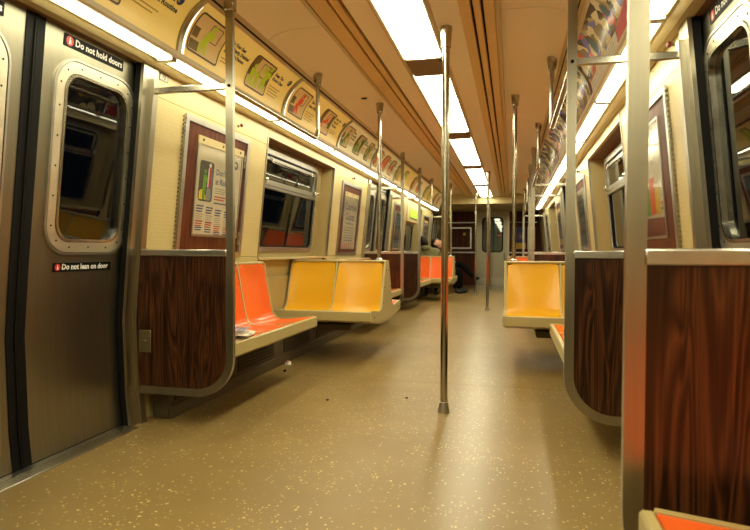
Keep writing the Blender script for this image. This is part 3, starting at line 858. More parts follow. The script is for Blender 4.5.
# ------------------------------------------------------------------ sliding doors
doorno = 0
STICKERTXT = {}
def door_leaf(s, yd, e, label, stick):
    """e = +1: leaf on the far side of the doorway"""
    global doorno
    doorno += 1
    r = empty('door_%d' % doorno, (s * XR, yd, 0))
    tag(r, label, 'door', kind='structure')
    f = wm(s); C = -0.045
    g = lambda y, z, c: f(e * y, z, c + C)
    K = ('door', s, e)
    mb = MB()
    def wp(y0, y1, z0, z1):
        ya, yz = sorted((e * y0, e * y1)); wplate(mb, s, ya, yz, z0, z1, C - 0.025, C)
    wp(0.046, 0.76, 0.008, 0.86); wp(0.046, 0.76, 1.79, 1.868)
    hole = rrect(0.145, 0.625, 0.925, 1.725, 0.11, 8)
    mb.ring(rrect(0.046, 0.76, 0.86, 1.79, 0.0005, 8), hole, g, -0.025, 0.0)
    obj('leaf', mb, DOORSTEEL, r, key=K + (1,))
    mb = MB()
    ya, yz = sorted((e * 0.001, e * 0.047)); wplate(mb, s, ya, yz, 0.008, 1.866, C - 0.03, C + 0.004)
    ya, yz = sorted((e * 0.001, e * 0.010)); wplate(mb, s, ya, yz, 0.008, 1.866, C + 0.004, C + 0.010)
    obj('rubber_edge', mb, RUBBER, r, key=K + (2,))
    mb = MB(); ya, yz = sorted((e * 0.690, e * 0.745)); wplate(mb, s, ya, yz, 0.006, 1.868, C, C + 0.022)
    obj('pocket_seal', mb, RUBBER, r, key=K + (3,))
    mb = MB()
    mb.ring(rrect(0.108, 0.662 - 0.012, 0.890, 1.760, 0.135, 10), rrect(0.118, 0.640, 0.900, 1.750, 0.128, 10), g, 0.0, 0.010)
    obj('window_lip', mb, ALU, r, key=K + (4,))
    mb = MB(); mb.ring(rrect(0.122, 0.636, 0.904, 1.746, 0.125, 10), rrect(0.168, 0.590, 0.950, 1.700, 0.085, 10), g, 0.0, 0.008)
    obj('window_frame', mb, FRAMEALU, r, key=K + (5,))
    mb = MB(); mb.ring(rrect(0.170, 0.588, 0.952, 1.698, 0.085, 10), rrect(0.182, 0.576, 0.964, 1.686, 0.078, 10), g, -0.012, 0.012)
    obj('inner_lip', mb, STEEL_H, r, key=K + (6,))
    mb = MB(); mb.prism(rrect(0.150, 0.610, 0.930, 1.715, 0.10, 8), g, -0.014, -0.010)
    obj('pane', mb, GLASS, r, key=K + (7,))
    mb = MB()
    per = [(0.145, z) for z in (1.02, 1.15, 1.28, 1.41, 1.54, 1.64)] + [(0.613, z) for z in (1.02, 1.15, 1.28, 1.41, 1.54, 1.64)] + \
          [(y, z) for y in (0.26, 0.38, 0.50) for z in (0.927, 1.723)] + [(0.18, 1.70), (0.578, 1.70), (0.18, 0.955), (0.578, 0.955)]
    for y, z in per:
        mb.prism(circle(y, z, 0.0045, 6), g, 0.006, 0.0095)
    tag(obj('rivets', mb, RUBBER, r, key=K + (8,)), kind='stuff')
    if stick:
        def sticker(a0, a1, z0, z1, txt, size, lab):
            # text runs towards the viewer's right: +y on the left side, -y on the right side
            d = -s
            c = (a0 + a1) / 2
            h2 = (a1 - a0) / 2
            m2 = lambda a, b, cc: f(e * c + d * a, b, cc + C)
            st = obj('sticker', MB().prism(rrect(-h2, h2, z0, z1, 0.004, 3), m2, 0.0005, 0.003), STICKER, r)
            tag(st, lab)
            zc = (z0 + z1) / 2; hh = (z1 - z0)
            obj('red_disc', MB().flat([circle(-h2 + hh * .62, zc, hh * .40, 20)], lambda a, b: m2(a, b, 0.0036)), SIGNRED, st, smooth=False)
            fg = [circle(-h2 + hh * .62, zc + hh * .2, hh * .07, 8), [(-h2 + hh * .5, zc - hh * .28), (-h2 + hh * .60, zc - hh * .28), (-h2 + hh * .72, zc + hh * .1), (-h2 + hh * .55, zc + hh * .12)],
                  [(-h2 + hh * .70, zc - hh * .25), (-h2 + hh * .78, zc - hh * .22), (-h2 + hh * .70, zc + .0), (-h2 + hh * .62, zc)]]
            obj('disc_figure', MB().flat(fg, lambda a, b: m2(a, b, 0.0042)), WHITE, st, smooth=False)
            obj('lettering', MB().flat(place(text_geo(txt, size, 0.0012), -h2 + hh * 1.2, zc - size * .28), lambda a, b: m2(a, b, 0.0040)), WHITE, st, smooth=False)
        sticker(0.150, 0.535, 1.797, 1.850, 'Do not hold doors', 0.0405, 'black sticker reading Do not hold doors')
        sticker(0.180, 0.555, 0.815, 0.856, 'Do not lean on door', 0.0355, 'black sticker reading Do not lean on door')
for s in (-1, 1):
    for q, yd in enumerate(DOORWAYS):
        for e in (-1, 1):
            door_leaf(s, yd, e, 'steel sliding door leaf with rounded window, %s half of the %s %s doorway' % ('far' if e > 0 else 'near', ORD[q], SIDE[s]), q == 0 or e > 0)

# ------------------------------------------------------------------ poster boards and posters
def board(s, yc, label, hinge_dir):
    r = empty('poster_board', (s * XR, yc, 0))
    tag(r, label, 'poster board', 'framed poster boards on the walls')
    f = wm(s); K = ('board', s, hinge_dir)
    obj('backing', wplate(MB(), s, -0.40, 0.40, 0.885, 1.70, 0.0008, 0.006), MAHOGANY, r, key=K + (1,))
    mb = MB(); mb.ring(rrect(-0.415, 0.415, 0.872, 1.712, 0.004, 2), rrect(-0.380, 0.380, 0.907, 1.677, 0.003, 2), f, 0.0008, 0.014)
    obj('frame', mb, ALU, r, key=K + (2,))
    mb = MB()
    for k in range(34):
        z = 0.885 + k * 0.0242
        wplate(mb, s, hinge_dir * 0.425 - 0.006, hinge_dir * 0.425 + 0.006, z, z + 0.014, 0.0008, 0.012)
    tag(obj('piano_hinge', mb, STEEL, r, key=K + (3,)), kind='stuff')
    for z in (1.50, 0.96):
        mb = MB(); wplate(mb, s, -hinge_dir * 0.365 - 0.014, -hinge_dir * 0.365 + 0.014, z, z + 0.09, 0.006, 0.011)
        wplate(mb, s, -hinge_dir * 0.365 - 0.006, -hinge_dir * 0.365 + 0.006, z + 0.03, z + 0.05, 0.011, 0.016)
        obj('latch_plate', mb, STEEL, r, key=K + (4, z))
    return r

def poster(s, yc, a0, a1, z0, z1, label, paper, content, clip=True):
    r = empty('poster', (s * XR, yc, 0))
    tag(r, label, 'poster')
    f = wm(s)
    m2 = lambda a, b, c: f(-s * a, b, c)
    obj('sheet', MB().prism([(a0, z0), (a1, z0), (a1, z1), (a0, z1)], m2, 0.0065, 0.0085), paper, r, smooth=False)
    def ink(name, polys, m, c=0.0092):
        obj(name, MB().flat(polys, lambda a, b: m2(a, b, c)), m, r, smooth=False)
    content(ink)
    mb = MB(); mb.ring(rrect(a0 - .012, a1 + .012, z0 - .012, z1 + .012, .004, 2), rrect(a0 + .004, a1 - .004, z0 + .004, z1 - .004, .003, 2), m2, 0.0062, 0.012)
    obj('sleeve_edge', mb, ALU, r)
    if clip:
        mb = MB(); mb.prism(rrect(a0 - .014, a1 + .014, z1 - .005, z1 + .042, .004, 2), m2, 0.0062, 0.014)
        cl = obj('top_clip', mb, CREAM, r)
        mb = MB()
        for a in (a0 + .04, (a0 + a1) / 2, a1 - .04):
            mb.prism(circle(a, z1 + .02, .008, 8), m2, 0.0142, 0.0165)
        obj('clip_screws', mb, RUBBER, cl)
    obj('sleeve', MB().prism([(a0, z0), (a1, z0), (a1, z1), (a0, z1)], m2, 0.0125, 0.0132), SLEEVE, r, smooth=False)
    return r

def big_safety_poster(ink):
    a0, a1, z0, z1 = -0.245, -0.075, 1.225, 1.475
    ink('picture', [rrect(a0, a1, z0, z1, .022, 4)], DARKGREY)
    ink('picture_ground', [[(a0 + .01, z0 + .01), (a0 + .10, z0 + .01), (a0 + .06, z0 + .08), (a0 + .01, z0 + .06)]], YELLOWINK, 0.0096)
    ink('picture_steps', [[(a0 + .085, z0 + .008), (a1 - .02, z0 + .008), (a1 - .03, z0 + .085), (a0 + .10, z0 + .085)]], GREYINK, 0.0096)
    fig = [circle(a0 + .068, z0 + .185, .014, 10), [(a0 + .045, z0 + .085), (a0 + .085, z0 + .085), (a0 + .088, z0 + .165), (a0 + .052, z0 + .165)],
           [(a0 + .05, z0 + .01), (a0 + .075, z0 + .01), (a0 + .085, z0 + .09), (a0 + .045, z0 + .09)], [(a0 + .08, z0 + .15), (a0 + .125, z0 + .16), (a0 + .12, z0 + .135), (a0 + .08, z0 + .12)]]
    ink('green_figure', fig, LEAF, 0.0102)
    fig = [[(a0 + .108, z0 + .09), (a0 + .138, z0 + .09), (a0 + .145, z0 + .215), (a0 + .108, z0 + .215)]]
    ink('red_figure', fig, CRIMSON, 0.0102)
    ink('white_figure', [circle(a0 + .122, z0 + .228, .014, 10), [(a0 + .10, z0 + .09), (a0 + .113, z0 + .09), (a0 + .115, z0 + .21), (a0 + .103, z0 + .21)]], WHITE, 0.0106)
    ink('blue_figure', [[(a1 - .028, z0 + .02), (a1 - .012, z0 + .02), (a1 - .010, z0 + .19), (a1 - .026, z0 + .19)], circle(a1 - .018, z0 + .205, .010, 8)], STEELBLUE, 0.0102)
    T = place(text_geo("Don't Be", .055, .001), -.045, 1.405) + place(text_geo("at Risk", .055, .001), -.045, 1.345) + place(text_geo("ds.", .04, .001), .175, 1.345)
    ink('heading', T, BLUEINK)
    bars = lambda a, z, n, wd, st=.014, th=.005: [[(a, z - k * st), (a + wd * (1 - .2 * ((k * 7) % 3) / 2), z - k * st), (a + wd * (1 - .2 * ((k * 7) % 3) / 2), z - k * st + th), (a, z - k * st + th)] for k in range(n)]
    ink('body_lines', bars(-.045, 1.315, 3, .16), GREYINK)
    ink('red_lines', bars(-.045, 1.262, 2, .15, .018, .008) + bars(.2, 1.262, 1, .04, .018, .008), CRIMSON)
    ink('blue_lines', bars(-.045, 1.220, 1, .17, .018, .008), BLUEINK)
    for q, a in enumerate((-.25, -.135, -.02, .10)):
        dz = (0, -.005, -.015, -.02)[q]
        ink('column_heading', bars(a, 1.190 + dz, 3, .085, .017, .008), BLUEINK)
        ink('column_text', bars(a, 1.140 + dz, 4, .085, .013, .004), GREYINK)
        ink('column_red', bars(a, 1.095 + dz - .01 * (q > 1), 3, .085, .014, .007), CRIMSON)
        ink('column_foot', bars(a, 1.056 + dz - .005 * q, 2, .08, .015, .007), BLUEINK)
    ink('emblem', [circle(.215, 1.50, .028, 16)], BLUEINK)
    ink('emblem_letters', [[(.20, 1.49), (.212, 1.505), (.206, 1.52), (.194, 1.505)], [(.214, 1.488), (.226, 1.503), (.220, 1.515), (.210, 1.503)]], PAPER, 0.0098)

def courtesy_poster(ink):
    ink('heading', place(text_geo('Courtesy', .125, .002, 'CENTER'), 0, 1.40) + place(text_geo('Counts', .125, .002, 'CENTER'), 0, 1.285), BLUEINK)
    bars = lambda a, z, n, wd, st, th: [[(a, z - k * st), (a + wd, z - k * st), (a + wd, z - k * st + th), (a, z - k * st + th)] for k in range(n)]
    ink('subheading', bars(-.15, 1.235, 1, .30, .02, .018), GREYINK)
    ink('body_lines', bars(-.2, 1.19, 4, .40, .03, .01), GREYINK)
    ink('red_lines', bars(-.18, 1.07, 2, .36, .03, .012), STEELBLUE)
    P = []
    for q in range(6):
        P += figure(-.2 + q * .08, .95, .075, 0, 0)
    ink('figure_row', P, CRIMSON)

def coffee_poster(ink):
    ink('heading', place(text_geo('COFFEE', .115, .003, 'CENTER'), 0.0, 1.435), MAROON)
    ink('small_heading', place(text_geo('HOT', .05, .001, 'CENTER'), 0.02, 1.545), MAROON)
    ink('tag_line', place(text_geo('make it yours', .045, .0, 'CENTER'), 0.0, 1.385), GREYINK)
    cup = lambda a, z, w_, h: [[(a - w_ * .38, z), (a + w_ * .38, z), (a + w_ * .5, z + h), (a - w_ * .5, z + h)]]
    lid = lambda a, z, w_: [[(a - w_ * .55, z), (a + w_ * .55, z), (a + w_ * .5, z + .022), (a - w_ * .5, z + .022)]]
    ink('green_cup', cup(-.075, 1.12, .12, .16), LEAF)
    ink('red_cup', cup(.035, 1.12, .13, .20), RED, 0.0096)
    ink('orange_cup', cup(.135, 1.12, .11, .14), YELLOWINK, 0.0096)
    ink('lids', lid(-.075, 1.28, .12) + lid(.035, 1.32, .13) + lid(.135, 1.26, .11), WHITE, 0.0099)
    ink('maroon_band', [[(-.255, 1.005), (.255, 1.005), (.255, 1.095), (-.255, 1.11)]], MAROON)
    ink('shop_logo', [[(.195, 1.10), (.25, 1.10), (.25, 1.20), (.195, 1.20)]], WHITE, 0.0100)
    ink('shop_logo_number', place(text_geo('7', .085, .003), .198, 1.118), RED, 0.0106)
    ink('shop_logo_band', [[(.195, 1.135), (.25, 1.135), (.25, 1.15), (.195, 1.15)]], LEAF, 0.0110)

def night_poster(ink):
    ink('picture', [[(-.22, .98), (.22, .98), (.22, 1.55), (-.22, 1.55)]], DARKGREY)
    ink('picture_sky', [[(-.20, 1.35), (.2, 1.35), (.2, 1.52), (-.2, 1.52)]], STEELBLUE, 0.0096)
    ink('picture_red', [circle(-.05, 1.2, .04, 10)], CRIMSON, 0.0098)
    ink('picture_caption', [[(-.2, 1.0), (.2, 1.0), (.2, 1.11), (-.2, 1.11)]], STEELBLUE, 0.0098)
    ink('picture_lights', [[(-.15 + .07 * k, 1.16), (-.11 + .07 * k, 1.16), (-.11 + .07 * k, 1.3), (-.15 + .07 * k, 1.3)] for k in range(5)], GREYINK, 0.0097)

board(-1, 3.41, 'mahogany poster board with aluminium frame beside the left windscreen panel', -1)
board(-1, 6.59, 'mahogany poster board on the left wall behind the yellow seats', -1)
board(1, 3.41, 'mahogany poster board with aluminium frame on the near right wall', -1)
board(1, 6.59, 'narrow looking poster board on the right wall past the window', -1)
board(-1, 9.49, 'far left poster board just past the second doorway', -1)
board(1, 9.49, 'far right poster board just past the second doorway', -1)
board(-1, 12.67, 'farthest poster board on the left wall above the seated woman', -1)
board(1, 12.67, 'farthest poster board on the right wall', -1)
poster(-1, 3.435, -0.275, 0.295, 1.015, 1.575, 'cream safety poster with green and red figures in a clear sleeve', PAPER, big_safety_poster)
poster(-1, 6.59, -0.27, 0.27, 0.955, 1.56, 'Courtesy Counts notice with blue heading beyond the left window', PAPER, courtesy_poster)
poster(1, 3.46, -0.265, 0.265, 1.0, 1.595, 'coffee poster with colourful cups on the near right wall', PAPER, coffee_poster, False)
poster(1, 6.59, -0.27, 0.27, 0.955, 1.58, 'dark city picture poster on the right wall past the window', PAPER, night_poster, False)
poster(-1, 9.49, -0.27, 0.27, 0.955, 1.58, 'greyish picture poster on the left wall past the second doorway', PAPER, night_poster, False)
poster(1, 9.49, -0.27, 0.27, 0.955, 1.56, 'pale notice on the right wall past the second doorway', PAPER, courtesy_poster)
poster(-1, 12.67, -0.27, 0.27, 0.955, 1.56, 'pale notice on the left wall above the seated woman', PAPER, courtesy_poster)
poster(1, 12.67, -0.27, 0.27, 0.955, 1.58, 'small dark picture poster farthest along the right wall', PAPER, night_poster, False)

# small wall fittings
def wall_knob(s, y, z, label):
    r = empty('wall_hook', (s * XR, y, z))
    f = wm(s); x = f(0, z, 0)[0]
    mb = MB(); mb.tube([(x, 0, 0), (x - s * 0.006, 0, 0), (x - s * 0.008, 0, 0), (x - s * 0.022, 0, 0)], [0.014, 0.014, 0.009, 0.008], 12)
    obj('base', mb, STEEL_H, r)
    mb = MB(); mb.tube([(x - s * 0.020, 0, 0), (x - s * 0.026, 0, 0), (x - s * 0.034, 0, 0), (x - s * 0.038, 0, 0)], [0.008, 0.014, 0.013, 0.006], 12)
    obj('tip', mb, MAROON, r)
    tag(r, label, 'hook', 'small wall hooks')
wall_knob(-1, 3.644, 1.777, 'small dark red tipped hook above the left safety poster')
wall_knob(-1, 6.55, 1.777, 'small dark hook above the Courtesy Counts notice')
wall_knob(1, 2.80, 1.835, 'small dark hook on the right wall near the door post')
wall_knob(1, 6.5, 1.777, 'small dark hook on the right wall past the window')
nl = obj('number_label', wplate(MB(), -1, -0.036, 0.036, 1.826, 1.866, 0.0005, 0.003), PAPER, None, (-XR, 2.765, 0))
tag(nl, 'tiny number label high on the left wall beside the door post', 'label')
obj('digits', MB().flat(place(text_geo('13', .034, .001), -.018, 1.834), lambda a, b: wm(-1)(a, b, 0.0042)), INK, nl, smooth=False)
nb = [[(-.036, 1.826), (.036, 1.826), (.036, 1.830), (-.036, 1.830)], [(-.036, 1.862), (.036, 1.862), (.036, 1.866), (-.036, 1.866)], [(-.036, 1.826), (-.032, 1.826), (-.032, 1.866), (-.036, 1.866)], [(.032, 1.826), (.036, 1.826), (.036, 1.866), (.032, 1.866)]]
obj('label_border', MB().flat(nb, lambda a, b: wm(-1)(a, b, 0.0040)), INK, nl, smooth=False)
lb = obj('sign_plate', wplate(MB(), -1, -0.05, 0.05, 1.822, 1.850, 0.0045, 0.008), PAPER, None, (-XR, 4.98, 0))
tag(lb, 'small pale plate on the header above the left window', 'plate')

# ------------------------------------------------------------------ windscreens (partition panels beside the doors)
XP = 0.818
def windscreen(s, y, hinge, label):
    r = empty('windscreen_panel', (s * XP, y, 0))
    tag(r, label, 'partition', 'wood grain partitions beside the doors')
    R = 0.19; wb = 0.040; K = ('ws', s, hinge)
    xw = 1.345 - XP                            # wall side, local distance from the pole
    zb, zt = 0.180, 0.905
    m2 = lambda a, b, c: (s * a, c, b)
    arc = [(R - R * math.cos(t), zb + R - R * math.sin(t)) for t in [math.pi / 2 * k / 10 for k in range(11)]]
    path = [(0, 2.150), (0, 1.2)] + arc + [(xw, zb)]
    obj('pole_and_lower_rail', MB().ribbon(path, wb, 0.024, m2), STEEL, r, key=K + (1,))
    obj('top_rail', MB().box(s * 0.015, s * xw, -0.020, 0.020, zt - 0.020, zt + 0.014, 0.004), ALU, r, key=K + (2,))
    poly = [(0.015, zt)] + [(0.012 + a * 0.965, b + 0.008) for a, b in arc] + [(xw, zb + 0.01), (xw, zt)]
    obj('wood_panel', MB().prism(poly, m2, -0.009, 0.009), ROSEWOOD, r, key=K + (3,))
    # wall post leaning with the wall, and its foot
    mb = MB()
    zs = [0.0, 0.16, 0.55, 0.86, 1.80]
    pl = [(s * (W(z) - 0.001 - XP), z) for z in zs] + [(s * (W(z) - 0.036 - XP), z) for z in reversed(zs)]
    mb.prism([(p[0], p[1]) for p in pl], lambda a, b, c: (a, c, b), -0.021, 0.021)
    obj('wall_post', mb, STEEL, r, key=K + (4,))
    mb = MB(); zc = 1.742
    mb.box(s * 0.015, s * (W(zc) - 0.03 - XP), -0.012, 0.012, zc - 0.016, zc + 0.016, 0.003)
    obj('cross_bar', mb, STEEL_H, r, key=K + (5,))
    mb = MB(); mb.tube([(0, -0.016, zc), (0, -0.012, zc)], 0.008, 10); mb.tube([(0, 0.012, zc), (0, 0.016, zc)], 0.008, 10)
    obj('bolt', mb, RUBBER, r, key=K + (6,))
    mb = MB(); mb.box(-0.027, 0.027, -0.022, 0.022, 2.115, 2.203, 0.006)
    obj('ceiling_cap', mb, STEEL_H, r, key=K + (7,))
    e = hinge
    mb = MB(); mb.box(s * (xw - 0.075), s * (xw - 0.002), e * 0.009, e * 0.014, 0.378, 0.495, 0.002)
    mb.box(s * (xw - 0.050), s * (xw - 0.028), e * 0.014, e * 0.020, 0.43, 0.445, 0.002)
    hp = obj('hinge_plate', mb, HINGE, r, key=K + (8,))
    return r
WS = [(1.28, 1, 'nearest %s partition of dark wood laminate with a thick steel pole'), (2.66, -1, 'dark wood laminate partition on the far side of the near %s door'),
      (7.34, 1, 'wood laminate partition on the near side of the second %s doorway'), (8.74, -1, 'wood laminate partition on the far side of the second %s doorway'),
      (13.42, 1, 'farthest wood laminate partition on the %s, near the car end')]
for s in (-1, 1):
    for y, e, lab in WS:
        windscreen(s, y, e, lab % SIDE[s])

# overhead grab rails over the benches
def grab_rail(s, y0, d, label):
    """from the windscreen pole at y0, running d = +1 / -1 along the car, then up to the ceiling"""
    r = empty('grab_rail', (s * XP, y0, 1.73))
    tag(r, label, 'grab rail', 'overhead grab rails')
    L = 1.34; R = 0.08
    pts = [(0, d * 0.0165, 0), (0, d * (L - R), 0)] + [(0, d * (L - R + R * math.sin(t)), R - R * math.cos(t)) for t in [math.pi / 2 * k / 8 for k in range(1, 9)]] + [(0, d * L, 0.40)]
    obj('rail', MB().tube(pts, 0.0155, 14), POLE, r, key=('gr', d))
    obj('ceiling_cup', MB().lathe([(0.020, -0.075), (0.024, -0.072), (0.034, 0.0), (0.034, 0.012)], (0, d * L, 0.463), 16), STEEL_H, r, key=('grc', d))
GR = [(1.28, -1, 'overhead grab rail above the nearest %s bench, partly behind the camera'), (2.66, 1, 'overhead grab rail above the orange bench on the near %s'),
      (7.34, -1, 'overhead grab rail on the %s running back from the second doorway'), (8.74, 1, 'overhead grab rail on the %s past the second doorway'),
      (13.42, -1, 'farthest overhead grab rail on the %s')]
for s in (-1, 1):
    for y, d, lab in GR:
        grab_rail(s, y, d, lab % SIDE[s])

# vertical poles
def floor_pole(x, y, zt, label):
    r = empty('floor_pole', (x, y, 0))
    tag(r, label, 'pole', 'steel poles standing in the aisle')
    obj('shaft', MB().tube([(0, 0, 0.03), (0, 0, zt - 0.05)], 0.0205, 20), POLE, r, key=('fp', zt))
    obj('floor_cup', MB().lathe([(0.034, 0.0005), (0.034, 0.006), (0.0245, 0.058), (0.0206, 0.060)], (0, 0, 0), 20), ALU, r, key='fpc')
    obj('ceiling_cup', MB().lathe([(0.0206, -0.118), (0.027, -0.115), (0.028, -0.075), (0.029, -0.074), (0.034, -0.0005)], (0, 0, zt), 20), STEEL_H, r, key=('fpt', zt))
floor_pole(0.20, 3.25, 2.172, 'nearest steel aisle pole standing on the speckled floor')
floor_pole(0.20, 9.15, 2.172, 'second steel aisle pole, seen beside the end door window')
floor_pole(-0.18, 12.3, 2.172, 'third steel aisle pole, left of the end door')
floor_pole(0.034, 14.5, 2.022, 'farthest steel aisle pole in front of the end door')
def seat_pole(s, y, label):
    r = empty('seat_pole', (s * 0.585, y, 0.835))
    tag(r, label, 'pole', 'poles rising from the seat backs')
    obj('shaft', MB().tube([(0, 0, 0.005), (0, 0, 1.36)], 0.0175, 18), POLE, r, key='sp')
    obj('foot_flange', MB().lathe([(0.030, 0.004), (0.030, 0.010), (0.019, 0.022), (0.0176, 0.023)], (0, 0, 0), 18), ALU, r, key='spf')
    obj('ceiling_cup', MB().lathe([(0.0176, 1.305), (0.025, 1.308), (0.036, 1.395), (0.036, 1.396)], (0, 0, 0), 18), STEEL_H, r, key='spt')
seat_pole(-1, 5.0, 'steel pole rising from the left yellow seat back')
seat_pole(1, 5.0, 'steel pole rising from the right yellow seat back')
seat_pole(-1, 11.08, 'far steel pole rising from the left orange seat back')
seat_pole(1, 11.08, 'far steel pole rising from the right orange seat back')

# ------------------------------------------------------------------ seats
def smooth_prof(pts, n=5):
    """Catmull-Rom through pts"""
    out = []
    P = [pts[0]] + list(pts) + [pts[-1]]
    for i in range(1, len(P) - 2):
        for k in range(n):
            t = k / n
            a, b, c, d = P[i - 1], P[i], P[i + 1], P[i + 2]
            out.append(tuple(0.5 * ((2 * b[j]) + (-a[j] + c[j]) * t + (2 * a[j] - 5 * b[j] + 4 * c[j] - d[j]) * t * t + (-a[j] + 3 * b[j] - 3 * c[j] + d[j]) * t ** 3) for j in (0, 1)))
    out.append(pts[-1])
    return out
def offset(prof, q):
    out = []
    for i, (x, z) in enumerate(prof):
        a = prof[max(0, i - 1)]; b = prof[min(len(prof) - 1, i + 1)]
        tx, tz = b[0] - a[0], b[1] - a[1]; l = math.hypot(tx, tz)
        out.append((x - tz / l * q, z + tx / l * q))   # positive q: towards the sitter
    return out
BENCH = smooth_prof([(0.028, 0.428), (0.12, 0.418), (0.24, 0.406), (0.31, 0.410), (0.348, 0.440), (0.366, 0.49), (0.388, 0.60), (0.410, 0.72), (0.425, 0.822)], 4)
TRANS = smooth_prof([(0.028, 0.428), (0.14, 0.415), (0.28, 0.402), (0.37, 0.408), (0.410, 0.440), (0.434, 0.49), (0.472, 0.60), (0.520, 0.72), (0.562, 0.822)], 4)

def seat_insert(prof, w, fn, scoop=0.024):
    """moulded seat: pan and back in one glossy piece; fn(d, u, z)"""
    mb = MB(); nu = 12
    hi = offset(prof, 0.006)
    rows = []
    n = len(hi)
    for i, (d, z) in enumerate(hi):
        a = hi[max(0, i - 1)]; b = hi[min(n - 1, i + 1)]
        tx, tz = b[0] - a[0], b[1] - a[1]; l = math.hypot(tx, tz)
        # sides draw in a little towards the top corner
        tfrac = i / (n - 1)
        wf = w / 2 * (1 - 0.05 * max(0, (tfrac - 0.6) / 0.4) ** 2)
        row = []
        for k in range(nu + 1):
            u = -1 + 2 * k / nu
            dep = scoop * (1 - abs(u) ** 2.2) * min(1, 6 * tfrac) * min(1, 5 * (1 - tfrac) + 0.35)
            # round the two top corners
            drop = 0.028 * max(0, (abs(u) - 0.82) / 0.18) ** 2 if i == n - 1 else 0
            row.append((d + tz / l * dep, wf * u, z - tx / l * dep - drop))
        rows.append(row)
    verts = [fn(*p) for row in rows for p in row]
    faces = []
    for i in range(n - 1):
        for k in range(nu):
            q = i * (nu + 1) + k
            faces.append((q, q + 1, q + nu + 2, q + nu + 1))
    # skirt so that the moulding has an edge
    mb.add(verts, faces)
    bord = [(i, 0) for i in range(n)] + [(n - 1, k) for k in range(1, nu + 1)] + [(i, nu) for i in range(n - 2, -1, -1)] + [(0, k) for k in range(nu - 1, 0, -1)]
    top = [fn(*rows[i][k]) for i, k in bord]
    low = offset(prof, -0.02)
    bot = [fn(low[i][0], rows[i][k][1], low[i][1]) for i, k in bord]
    m = len(bord)
    mb.add(top + bot, [(j, (j + 1) % m, m + (j + 1) % m, m + j) for j in range(m)])
    bmesh.ops.remove_doubles(mb.bm, verts=list(mb.bm.verts), dist=0.0004)
    return mb

def ribs(prof, w, fn, u0):
    a = offset(prof, 0.009); b = offset(prof, -0.022)
    return MB().prism(a + list(reversed(b)), lambda d, z, u: fn(d, u, z), u0 - w / 2, u0 + w / 2)

def bench(s, yc, label, m=ORANGE, cols=None):
    """three moulded seats along the wall"""
    r = empty('bench_seat', (s * 0.82, yc, 0))
    tag(r, label, 'bench', 'moulded benches along the walls')
    L = 1.32; n = 3; wd = L / n
    fn = lambda d, u, z: (s * d, u, z)
    K = ('bench', s)
    low = offset(BENCH, -0.019)
    poly = [(0.012, 0.40)] + low + [(0.432, 0.822), (0.50, 0.822), (0.50, 0.30), (0.42, 0.29), (0.05, 0.352), (0.012, 0.356)]
    obj('shell', MB().prism(poly, lambda d, z, u: fn(d, u, z), -L / 2 + 0.006, L / 2 - 0.006), SHELL, r, key=K + (1,))
    obj('front_lip', MB().box(0, s * 0.028, -L / 2, L / 2, 0.362, 0.4345, 0.006), SHELL, r, key=K + (2,))
    obj('top_cap', MB().box(s * 0.422, s * 0.505, -L / 2, L / 2, 0.816, 0.836, 0.006), SHELL, r, key=K + (3,))
    for k in range(n + 1):
        u = -L / 2 + k * wd
        u = min(max(u, -L / 2 + 0.0075), L / 2 - 0.0075)
        obj('divider_rib', ribs(BENCH, 0.015, fn, u), SHELL, r, key=K + (4, k))
    # closed end panels
    for u in (-L / 2 + 0.003, L / 2 - 0.003):
        pl = [(0.004, 0.37)] + offset(BENCH, 0.010) + [(0.50, 0.83), (0.50, 0.32), (0.42, 0.30), (0.05, 0.355)]
        obj('end_panel', MB().prism(pl, lambda d, z, q: fn(d, q, z), u - 0.004, u + 0.004), SHELL, r, key=K + (5, u > 0))
    for k in range(n):
        mm = cols[k] if cols else m
        obj('seat', seat_insert(BENCH, wd - 0.017, fn), mm, r, (0, -L / 2 + (k + 0.5) * wd, 0), key=K + (6, mm.name))
    return r

